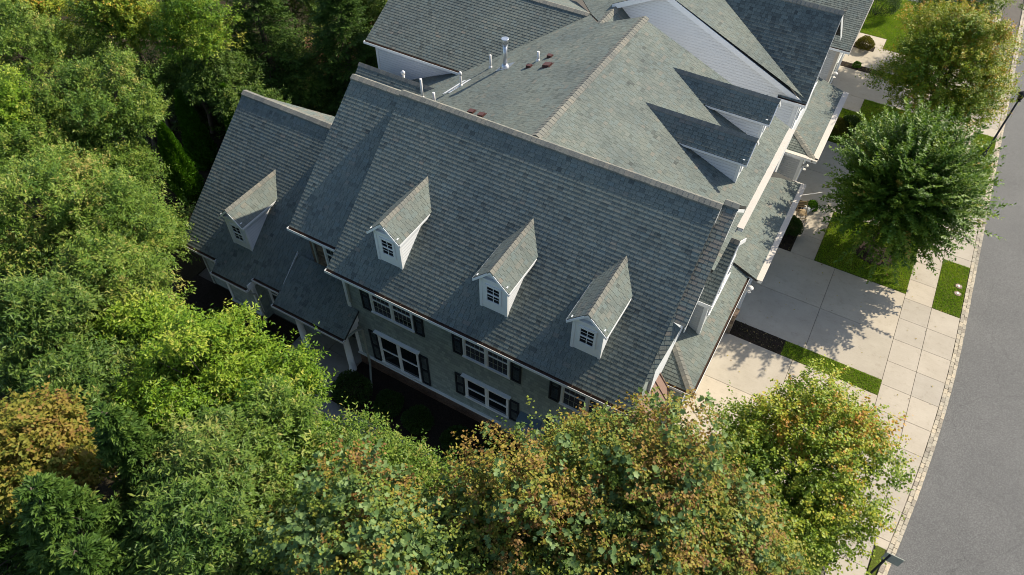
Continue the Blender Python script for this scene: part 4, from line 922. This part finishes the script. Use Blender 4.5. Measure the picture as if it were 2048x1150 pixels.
    Nv = norm(np.array([0, 0, .8]) + np.array(SUN_DIR) * .55 + sd[si] * .3 + rng.normal(size=(n, 3)) * .42)
    L = rng.uniform(*P['L'], n); W = L * P['W'] * rng.uniform(.8, 1.2, n)
    tone = .46 + ctone[ci][si] + rng.normal(0, .10, n) + .10 * (t - .5) + rng.normal(0, .13, S)[si] + .10 * np.sum((C - c) / R * np.array(SUN_DIR), 1) * (1.6 if style in ('maple', 'syc', 'orange') else .5)  # tone also climbs along the sun direction, painting the crown's sunny side paler
    if mat2:
        big = rng.random(S)[si] < frac2
        # shoots that still carry large green leaves
        k = big & (np.arange(n) % 2 == 0); keep = ~big
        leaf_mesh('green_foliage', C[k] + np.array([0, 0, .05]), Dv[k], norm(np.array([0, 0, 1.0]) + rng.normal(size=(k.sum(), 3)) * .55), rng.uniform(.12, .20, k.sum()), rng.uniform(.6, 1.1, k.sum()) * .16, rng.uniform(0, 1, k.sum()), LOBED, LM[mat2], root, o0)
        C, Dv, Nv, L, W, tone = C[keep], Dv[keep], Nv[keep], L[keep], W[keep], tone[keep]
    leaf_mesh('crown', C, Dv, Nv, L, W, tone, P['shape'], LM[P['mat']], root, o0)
    trunk_mesh(rng, tuple(o0), tuple(c), R, [tuple(x) for x in tips], trunk_r, root, TWIG if style in ('syc', 'orange') else BARK)
    return root
def conifer(name, label, group, loc, h, r, seed, mat='spruce', nb=170, cat='tree', dense=1.0, z0=.4):
    rng = np.random.default_rng(seed); root = empty(name, loc, label, cat, group); o0 = np.array(root.location)
    zz = z0 + (h - z0) * (1 - np.sqrt(rng.uniform(.0015, 1, nb))) ; zz[:50] = np.linspace(h * .8, h - .03, 50); zz = np.clip(zz, z0, h - .02)
    an = rng.uniform(0, 6.283, nb); ln = r * (1 - (zz - z0) / (h - z0)) ** .8 * rng.uniform(.75, 1.12, nb) + .12
    out = np.stack([np.cos(an), np.sin(an), np.zeros(nb)], 1)
    # sprays: side twigs along each branch, needles along the twigs
    K = 20; bi = np.repeat(np.arange(nb), K); u = np.tile(np.linspace(.22, 1, K), nb) + rng.normal(0, .02, nb * K)
    droop = rng.uniform(.12, .38, nb)
    bp = np.stack([np.zeros(nb), np.zeros(nb), zz], 1)[bi] + out[bi] * (ln[bi] * u)[:, None] + np.array([0, 0, 1.0]) * (-(droop[bi] * ln[bi]) * u + .16 * ln[bi] * u ** 3)[:, None]
    sgn = np.where(np.arange(nb * K) % 2, 1, -1)
    side = np.stack([-out[bi][:, 1], out[bi][:, 0], np.zeros(nb * K)], 1) * sgn[:, None]
    td = norm(side * .75 + out[bi] * .65 + np.array([0, 0, -.12]) + rng.normal(size=(nb * K, 3)) * .18)
    tl = np.clip(.45 * ln[bi] * (1.12 - u), .14, .6)
    Q = 9; ti = np.repeat(np.arange(nb * K), Q); q = np.tile(np.linspace(.05, 1, Q), nb * K); n = len(ti)
    C = bp[ti] + td[ti] * (tl[ti] * q)[:, None] + rng.normal(size=(n, 3)) * .012 + o0
    rd = rng.normal(size=(n, 3)); Dv = norm(td[ti] * .9 + norm(rd) * .55 + np.array([0, 0, .12]))
    Nv = norm(np.array([0, 0, 1.0]) + rng.normal(size=(n, 3)) * .5)
    L = rng.uniform(.10, .17, n); W = L * .36
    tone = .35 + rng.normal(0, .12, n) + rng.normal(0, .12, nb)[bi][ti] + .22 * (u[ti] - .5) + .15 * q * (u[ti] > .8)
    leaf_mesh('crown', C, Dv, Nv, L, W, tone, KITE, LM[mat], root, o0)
    mb = MB(); mb.tube([Vector(o0), Vector(o0) + Vector((0, 0, h * .5)), Vector(o0) + Vector((0, 0, h * .9))], [r * .07 + .05, r * .04 + .02, .008], 8)
    for i in range(0, nb, 3):
        a = Vector(o0) + Vector((0, 0, float(zz[i]))); b_ = a + Vector((float(out[i, 0] * ln[i] * .9), float(out[i, 1] * ln[i] * .9), float(-droop[i] * ln[i] * .7))); mb.tube([a, b_], [.022, .006], 4, 0, .5, False)
    mb.build('trunk', BARK, root)
    return root
def arbor(label, loc, h, r, seed):
    rng = np.random.default_rng(seed); root = empty('arborvitae', loc, label, 'evergreen', 'columnar evergreens by the left wing'); o0 = np.array(root.location)
    n = 15000; v = rng.uniform(0, 1, n) ** .85; an = rng.uniform(0, 6.283, n); prof = np.minimum(1, .55 + v * 2.2) * (1 - v) ** .62 + .015
    lobe = 1 + .14 * np.sin(an * 5 + v * 9) + .10 * np.sin(an * 3 - v * 14)
    rr = r * prof * lobe * rng.uniform(.72, 1.03, n); out = np.stack([np.cos(an), np.sin(an), np.zeros(n)], 1)
    C = o0 + out * rr[:, None] + np.array([0, 0, 1.0]) * (v * h)[:, None]
    Dv = norm(out * .45 + np.array([0, 0, .9]) + rng.normal(size=(n, 3)) * .3); Nv = norm(out + rng.normal(size=(n, 3)) * .7)
    L = rng.uniform(.10, .17, n)
    leaf_mesh('crown', C, Dv, Nv, L, L * .42, .45 + rng.normal(0, .2, n), KITE, LM['arbor'], root, o0)
    MB().tube([Vector(o0), Vector(o0) + Vector((0, 0, h * .9))], [.07, .01], 6).build('trunk', BARK, root)
def shrub(label, loc, r, h, seed, mat='shrub', group=None, n=5200, L=(.05, .085), name='shrub'):
    rng = np.random.default_rng(seed); root = empty(name, loc, label, 'shrub', group); o0 = np.array(root.location)
    d = rnd_dir(rng, n, -.25); lob = lobes(rng, d, .08); fr = rng.uniform(.72, 1.03, n)
    C = o0 + np.array([0, 0, h * .42]) + d * np.array([r, r, h * .58]) * (fr * lob)[:, None]; C[:, 2] = np.maximum(C[:, 2], .03)
    Dv = norm(d + rng.normal(size=(n, 3)) * .7 + np.array([0, 0, .3])); Nv = norm(d * .5 + np.array([0, 0, .7]) + rng.normal(size=(n, 3)) * .5)
    l = rng.uniform(*L, n); leaf_mesh('foliage', C, Dv, Nv, l, l * .6, .5 + rng.normal(0, .22, n) + .3 * (lob - 1), KITE, LM[mat], root, o0)
    mb = MB()
    for i in range(7):
        q = Vector(o0) + Vector((float(d[i, 0]) * r * .8, float(d[i, 1]) * r * .8, h * (.45 + .4 * abs(float(d[i, 2]))))); mb.tube([Vector(o0), q], [.02, .006], 5)
    mb.build('stems', BARK, root)
    return root

# ---- street trees
tree('street_tree', 'rounded maple with orange-tinged leaves beside the sidewalk, behind the spiky green tree', 'young street trees along the sidewalk', (3.4, 39.0), 4.1, (2.9, 2.9, 2.8), 21, 'maple', 170, trunk_r=.13, tint=.11)
tree('street_tree', 'dark green spiky tree rising from a round mulch ring in the front lawn', 'young street trees along the sidewalk', (3.15, 28.95), 4.05, (3.4, 3.4, 3.3), 22, 'zel', 470, trunk_r=.12)
tree('street_tree', 'green tree at the top edge of the photo, nearest the far street', 'young street trees along the sidewalk', (3.2, 47.6), 4.6, (2.5, 2.5, 2.2), 23, 'maple', 80, trunk_r=.12, tint=-.22)
tree('street_tree', 'olive and gold maple spreading over the sidewalk in front of the corner driveway', 'young street trees along the sidewalk', (2.75, 13.4), 3.9, (2.65, 2.6, 2.2), 24, 'maple', 105, trunk_r=.12, tint=.03)
# ---- brown sycamores in the foreground
SY = 'browning sycamores in front of the house'
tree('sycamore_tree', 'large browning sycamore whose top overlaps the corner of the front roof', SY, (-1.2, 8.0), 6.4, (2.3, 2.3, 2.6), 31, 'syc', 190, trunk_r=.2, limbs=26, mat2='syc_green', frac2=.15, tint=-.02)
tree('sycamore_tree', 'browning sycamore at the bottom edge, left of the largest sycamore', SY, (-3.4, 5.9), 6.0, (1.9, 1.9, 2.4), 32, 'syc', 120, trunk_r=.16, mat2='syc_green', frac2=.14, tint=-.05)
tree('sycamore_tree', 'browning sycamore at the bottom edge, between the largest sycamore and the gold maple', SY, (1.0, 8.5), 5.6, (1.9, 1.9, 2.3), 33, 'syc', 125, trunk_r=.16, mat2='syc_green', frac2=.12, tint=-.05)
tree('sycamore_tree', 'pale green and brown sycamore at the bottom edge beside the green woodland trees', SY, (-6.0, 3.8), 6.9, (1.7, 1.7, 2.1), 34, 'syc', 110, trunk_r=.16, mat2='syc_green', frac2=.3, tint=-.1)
# ---- woodland on the left
WG = 'leafy trees left of the house'
WOOD = [
 ('woodland_tree', 'green tree at the left edge of the photo, second row from the top', -33.06, 14.22, 6.5, 2.1, 'oak', 60, -.08),
 ('woodland_tree', 'yellow-green tree at the left edge of the photo, just below the second row', -28.9, 10.81, 7.0, 1.7, 'bright', 55, -.04),
 ('woodland_tree', 'broad mid-green tree behind the columnar evergreens, near the dark spruces', -27.1, 13.6, 6.3, 2.1, 'oak', 95, -.05),
 ('woodland_tree', 'mid-green tree set between the broad mid-green tree and the left edge', -27.98, 11.99, 6.0, 2.1, 'oak', 60, .02),
 ('woodland_tree', 'darker green tree just left of the columnar evergreens', -25.3, 12.3, 4.4, 1.35, 'fine', 50, -.10),
 ('woodland_tree', 'tan-tipped green tree at the left edge, level with the wing roof', -23.07, 7.92, 6.6, 2.5, 'oak', 95, .08),
 ('woodland_tree', 'tan-tipped green tree whose crown touches the wing roof edge', -21.5, 9.3, 5.3, 2.2, 'oak', 90, .05),
 ('woodland_tree', 'tan-tipped green tree below the wing roof, beside the bright yellow-green tree', -18.96, 7.16, 6.0, 2.15, 'oak', 85, .03),
 ('woodland_tree', 'small green tree at the left edge, above the tan-tipped trees', -26.76, 9.64, 6.1, 1.8, 'oak', 55, -.02),
 ('woodland_tree', 'bright yellow-green tree nearest the porch roof', -14.0, 6.3, 5.2, 2.45, 'bright', 110, .04),
 ('woodland_tree', 'bright yellow-green tree just below the one nearest the porch', -11.9, 6.7, 4.7, 2.0, 'bright', 65, -.06),
 ('woodland_tree', 'bright yellow-green tree left of the one nearest the porch', -16.9, 6.2, 5.3, 1.95, 'bright', 65, 0),
 ('woodland_tree', 'dull dark green tree at the left edge above the orange tree', -18.73, 4.6, 6.8, 1.9, 'dull', 75, -.02),
 ('woodland_tree', 'dull dark green tree between the orange tree and the bright trees', -16.2, 3.75, 6.1, 1.75, 'dull', 65, -.06),
 ('woodland_tree', 'grey-green tree right of the small spruce tip', -10.63, 3.7, 6.1, 2.2, 'dull', 90, .08),
 ('woodland_tree', 'sunlit green tree between the grey-green tree and the porch path', -9.6, 5.2, 5.5, 2.15, 'oak', 90, .04),
 ('woodland_tree', 'fine-leaved green tree in front of the ground floor windows', -7.5, 5.9, 5.0, 2.0, 'fine', 90, .0),
 ('woodland_tree', 'small fine-leaved green tree nearest the house wall, left of the sycamore', -6.7, 6.6, 4.4, 1.6, 'fine', 55, -.04),
 ('woodland_tree', 'dark green tree at the bottom edge between the spruce and the pale sycamore', -9.55, 2.29, 6.4, 1.9, 'dull', 70, -.08),
 ('orange_tree', 'orange and gold autumn tree at the lower left edge', -14.9, 1.5, 7.0, 2.0, 'orange', 75, -.17),
 ('maple_tree', 'yellow-green maple at the top edge left of the dark spruces', -28.25, 19.94, 6.8, 2.0, 'bright', 65, .02),
 ('maple_tree', 'orange-tinged maple at the top edge near the left corner', -32.27, 18.89, 6.8, 1.9, 'maple', 65, .04),
 ('maple_tree', 'dull brownish maple in the top left corner of the photo', -36.52, 16.88, 6.2, 1.9, 'maple', 50, -.12),
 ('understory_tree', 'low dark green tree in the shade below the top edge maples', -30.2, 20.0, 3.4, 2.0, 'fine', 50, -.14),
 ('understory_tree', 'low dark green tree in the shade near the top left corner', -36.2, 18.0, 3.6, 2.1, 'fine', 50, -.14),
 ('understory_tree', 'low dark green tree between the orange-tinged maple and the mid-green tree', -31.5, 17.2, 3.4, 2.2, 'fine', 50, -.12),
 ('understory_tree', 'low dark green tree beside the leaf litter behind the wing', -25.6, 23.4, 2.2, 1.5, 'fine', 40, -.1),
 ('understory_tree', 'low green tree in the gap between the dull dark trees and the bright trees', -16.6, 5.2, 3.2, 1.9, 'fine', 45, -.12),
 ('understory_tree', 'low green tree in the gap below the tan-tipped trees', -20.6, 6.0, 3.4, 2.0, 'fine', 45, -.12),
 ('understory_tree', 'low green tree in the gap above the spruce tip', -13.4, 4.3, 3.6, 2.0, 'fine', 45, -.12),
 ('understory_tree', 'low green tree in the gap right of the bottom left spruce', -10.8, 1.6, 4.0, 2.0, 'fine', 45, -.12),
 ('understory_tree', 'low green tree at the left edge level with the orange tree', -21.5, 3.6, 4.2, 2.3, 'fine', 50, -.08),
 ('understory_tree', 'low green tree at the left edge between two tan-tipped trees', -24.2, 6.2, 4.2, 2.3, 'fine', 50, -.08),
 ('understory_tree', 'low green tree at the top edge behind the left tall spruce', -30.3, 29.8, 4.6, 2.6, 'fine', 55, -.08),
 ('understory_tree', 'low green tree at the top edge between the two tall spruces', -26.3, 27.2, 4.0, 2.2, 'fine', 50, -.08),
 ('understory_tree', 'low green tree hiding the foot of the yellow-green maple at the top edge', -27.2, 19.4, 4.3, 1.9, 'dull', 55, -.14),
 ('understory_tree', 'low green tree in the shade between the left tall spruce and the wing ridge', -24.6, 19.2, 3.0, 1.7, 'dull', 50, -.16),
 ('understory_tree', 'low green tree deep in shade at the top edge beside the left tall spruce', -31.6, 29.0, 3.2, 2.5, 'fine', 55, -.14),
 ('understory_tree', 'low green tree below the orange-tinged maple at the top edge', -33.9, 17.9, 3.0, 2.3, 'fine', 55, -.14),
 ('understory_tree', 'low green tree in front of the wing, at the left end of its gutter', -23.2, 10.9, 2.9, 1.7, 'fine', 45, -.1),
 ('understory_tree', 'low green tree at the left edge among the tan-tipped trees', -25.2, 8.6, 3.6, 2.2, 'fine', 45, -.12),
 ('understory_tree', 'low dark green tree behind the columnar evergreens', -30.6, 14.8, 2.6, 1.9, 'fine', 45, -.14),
]
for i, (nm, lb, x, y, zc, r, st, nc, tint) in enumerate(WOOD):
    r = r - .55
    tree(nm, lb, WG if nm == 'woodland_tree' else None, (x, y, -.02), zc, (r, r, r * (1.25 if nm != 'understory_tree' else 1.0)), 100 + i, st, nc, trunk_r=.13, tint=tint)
for i, (x, y, zc, r, st, lb) in enumerate([(-31.5, 27.5, 6, 2.4, 'oak', 'green tree at the very top edge, right of the yellow-green maple'), (-37.5, 23.5, 6, 2.4, 'oak', 'green tree at the very top edge, between the two autumn maples'), (-27.0, 29.5, 5, 2.2, 'oak', 'green tree at the very top edge, just left of the neighbouring back roof'), (-24.2, 29.0, 4.2, 1.7, 'fine', 'low green tree squeezed between the tall spruce and the neighbouring back roof')]):
    tree('woodland_tree', lb, WG, (x, y, -.02), zc, (r, r, r * 1.3), 150 + i, st, 75, trunk_r=.13, tint=-.05)
SP = 'dark spruces behind the wing'
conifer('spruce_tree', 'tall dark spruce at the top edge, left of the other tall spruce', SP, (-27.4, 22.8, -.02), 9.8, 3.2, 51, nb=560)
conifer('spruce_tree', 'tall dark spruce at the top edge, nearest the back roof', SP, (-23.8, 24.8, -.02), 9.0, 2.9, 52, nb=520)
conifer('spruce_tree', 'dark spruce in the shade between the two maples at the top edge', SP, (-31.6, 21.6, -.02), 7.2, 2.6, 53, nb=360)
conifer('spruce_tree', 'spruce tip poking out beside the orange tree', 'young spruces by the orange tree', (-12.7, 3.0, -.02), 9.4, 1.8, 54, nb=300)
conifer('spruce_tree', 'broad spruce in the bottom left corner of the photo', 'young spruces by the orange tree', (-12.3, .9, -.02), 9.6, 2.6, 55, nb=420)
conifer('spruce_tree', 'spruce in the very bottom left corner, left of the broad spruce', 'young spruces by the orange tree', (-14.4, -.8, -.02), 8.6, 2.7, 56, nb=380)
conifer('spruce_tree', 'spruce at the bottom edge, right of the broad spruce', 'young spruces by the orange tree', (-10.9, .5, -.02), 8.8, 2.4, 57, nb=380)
arbor('columnar evergreen farthest left, its whole sunlit flank showing', (-26.9, 15.4, 0), 4.6, .78, 61)
arbor('columnar evergreen in the middle of the three by the wing', (-28.3, 17.7, 0), 4.5, .75, 62)
arbor('columnar evergreen nearest the wing roof corner, mostly hidden', (-26.2, 18.7, 0), 5.0, .72, 63)
# ---- shrubs
for i, (x, y, r, h, mt, lb) in enumerate([
  (-12.9, 10.35, .75, 1.0, 'shrub', 'large dark rounded shrub by the porch column and downspout'), (-11.3, 10.6, .55, .7, 'shrub', 'dark low shrub below the first ground floor window'),
  (-9.9, 10.6, .55, .7, 'shrub', 'dark low shrub between the two ground floor windows'), (-8.2, 10.6, .55, .7, 'shrub', 'dark low shrub below the second ground floor window'),
  (-6.6, 10.7, .6, .75, 'shrub', 'dark low shrub beside the meter cabinet'), (-17.4, 10.2, .7, .9, 'shrub', 'dark shrub below the wing beside the porch'), (-19.8, 10.2, .7, .9, 'shrub', 'dark shrub under the wing box window')]):
    shrub(lb, (x, y, .01), r, h, 200 + i, mt, 'shrubs in the front bed')
shrub('round green shrub beside the chair at the garage corner', (-.58, 28.35, .01), .55, .85, 210, 'shrub')
shrub('brownish shrub under the gutter of the taller house', (-.45, 37.6, .01), .55, .9, 211, 'gold')
shrub('dark green shrub on the lawn side of the brownish shrub', (.1, 38.0, .01), .62, 1.0, 212, 'shrub')
shrub('golden clipped shrub by the far footpath', (-1.05, 47.6, .01), .55, .75, 213, 'gold')
shrub('large rounded shrub at the top edge beside the far lawn', (-1.3, 52.6, .01), 1.25, 1.7, 214, 'shrub', None, 9000)
shrub('tiny green plant in the mulch strip between the far driveways', (-.95, 45.15, .01), .25, .35, 215, 'arbor', None, 900)
shrub('small leafy plant in the bed near the flag pole', (-.05, 30.6, .01), .3, .4, 216, 'arbor', None, 1200, (.06, .11))
# ---- mulch ring, grass, chips, fallen leaves (nobody could count them)
mb = MB(); mb.prism([(3.35 + 1.0 * math.cos(a * .314) * random.uniform(.92, 1.05), 29.0 + .8 * math.sin(a * .314) * random.uniform(.92, 1.05), .03) for a in range(20)], (0, 0, -.05)); obj_top('mulch_ring', mb, M['mulch'], kind='structure')
rng = np.random.default_rng(5)
def scatter(rects, dens):
    out = []
    for r in rects:
        n = int((r[2] - r[0]) * (r[3] - r[1]) * dens); out.append(np.stack([rng.uniform(r[0], r[2], n), rng.uniform(r[1], r[3], n)], 1))
    return np.concatenate(out)
XY = scatter([(a + .02, b_ + .02, c - .02, d_ - .02) for a, b_, c, d_ in LAWNS if b_ > 15], 1500)
XY = XY[((XY[:, 0] - 3.35) / .98) ** 2 + ((XY[:, 1] - 29.0) / .8) ** 2 > 1]
n = len(XY); C = np.concatenate([XY, np.full((n, 1), .0)], 1); Dv = norm(rng.normal(size=(n, 3)) * .55 + np.array([0, 0, 1.0])); L = rng.uniform(.04, .085, n)
patch = .5 + .18 * np.sin(XY[:, 0] * 2.1) * np.cos(XY[:, 1] * 1.7) + .1 * np.sin(XY[:, 0] * 5.3 + XY[:, 1] * 4.1)
tag(leaf_mesh('grass', C, Dv, norm(rng.normal(size=(n, 3))), L, np.full(n, .02), patch + rng.normal(0, .2, n), KITE, LM['grass'], None, (0, 0, 0)), kind='stuff')
def litter(name, rects, dens, mat, L, z=.018):
    XY = scatter(rects, dens); n = len(XY); l = rng.uniform(*L, n)
    tag(leaf_mesh(name, np.concatenate([XY, np.full((n, 1), z)], 1), norm(rng.normal(size=(n, 3)) * np.array([1, 1, .15])), norm(np.array([0, 0, 1.0]) + rng.normal(size=(n, 3)) * .35), l, l * .7, rng.uniform(0, 1, n), BROAD, LM[mat], None, (0, 0, 0)), kind='stuff')
litter('mulch_chips', [(-1.35, 20.92, 1.16, 21.73), (2.5, 28.4, 4.2, 29.6), (-1.35, 27.1, -.1, 29.2), (-1.8, 44.9, .3, 45.5)], 260, 'chips', (.03, .08), .02)
litter('fallen_leaves', [(-1.3, 15.3, 5, 27), (1.1, 27.2, 5.1, 31), (1.3, 20.95, 5, 21.7), (5.2, 16, 7.4, 36), (-1.3, 31, 5, 36)], 1.0, 'litter', (.035, .075), .02)
litter('fallen_leaves', [(-33, 24.5, -19.5, 36)], 22, 'litter', (.08, .16), .03)
litter('fallen_leaves', [(-23, -2, -1, 9)], 6, 'litter', (.08, .16), .03)
for o in D.objects:
    if o.type == 'MESH' and o.parent is None and not o.get('kind') and not o.get('label'): print('UNLABELLED', o.name)
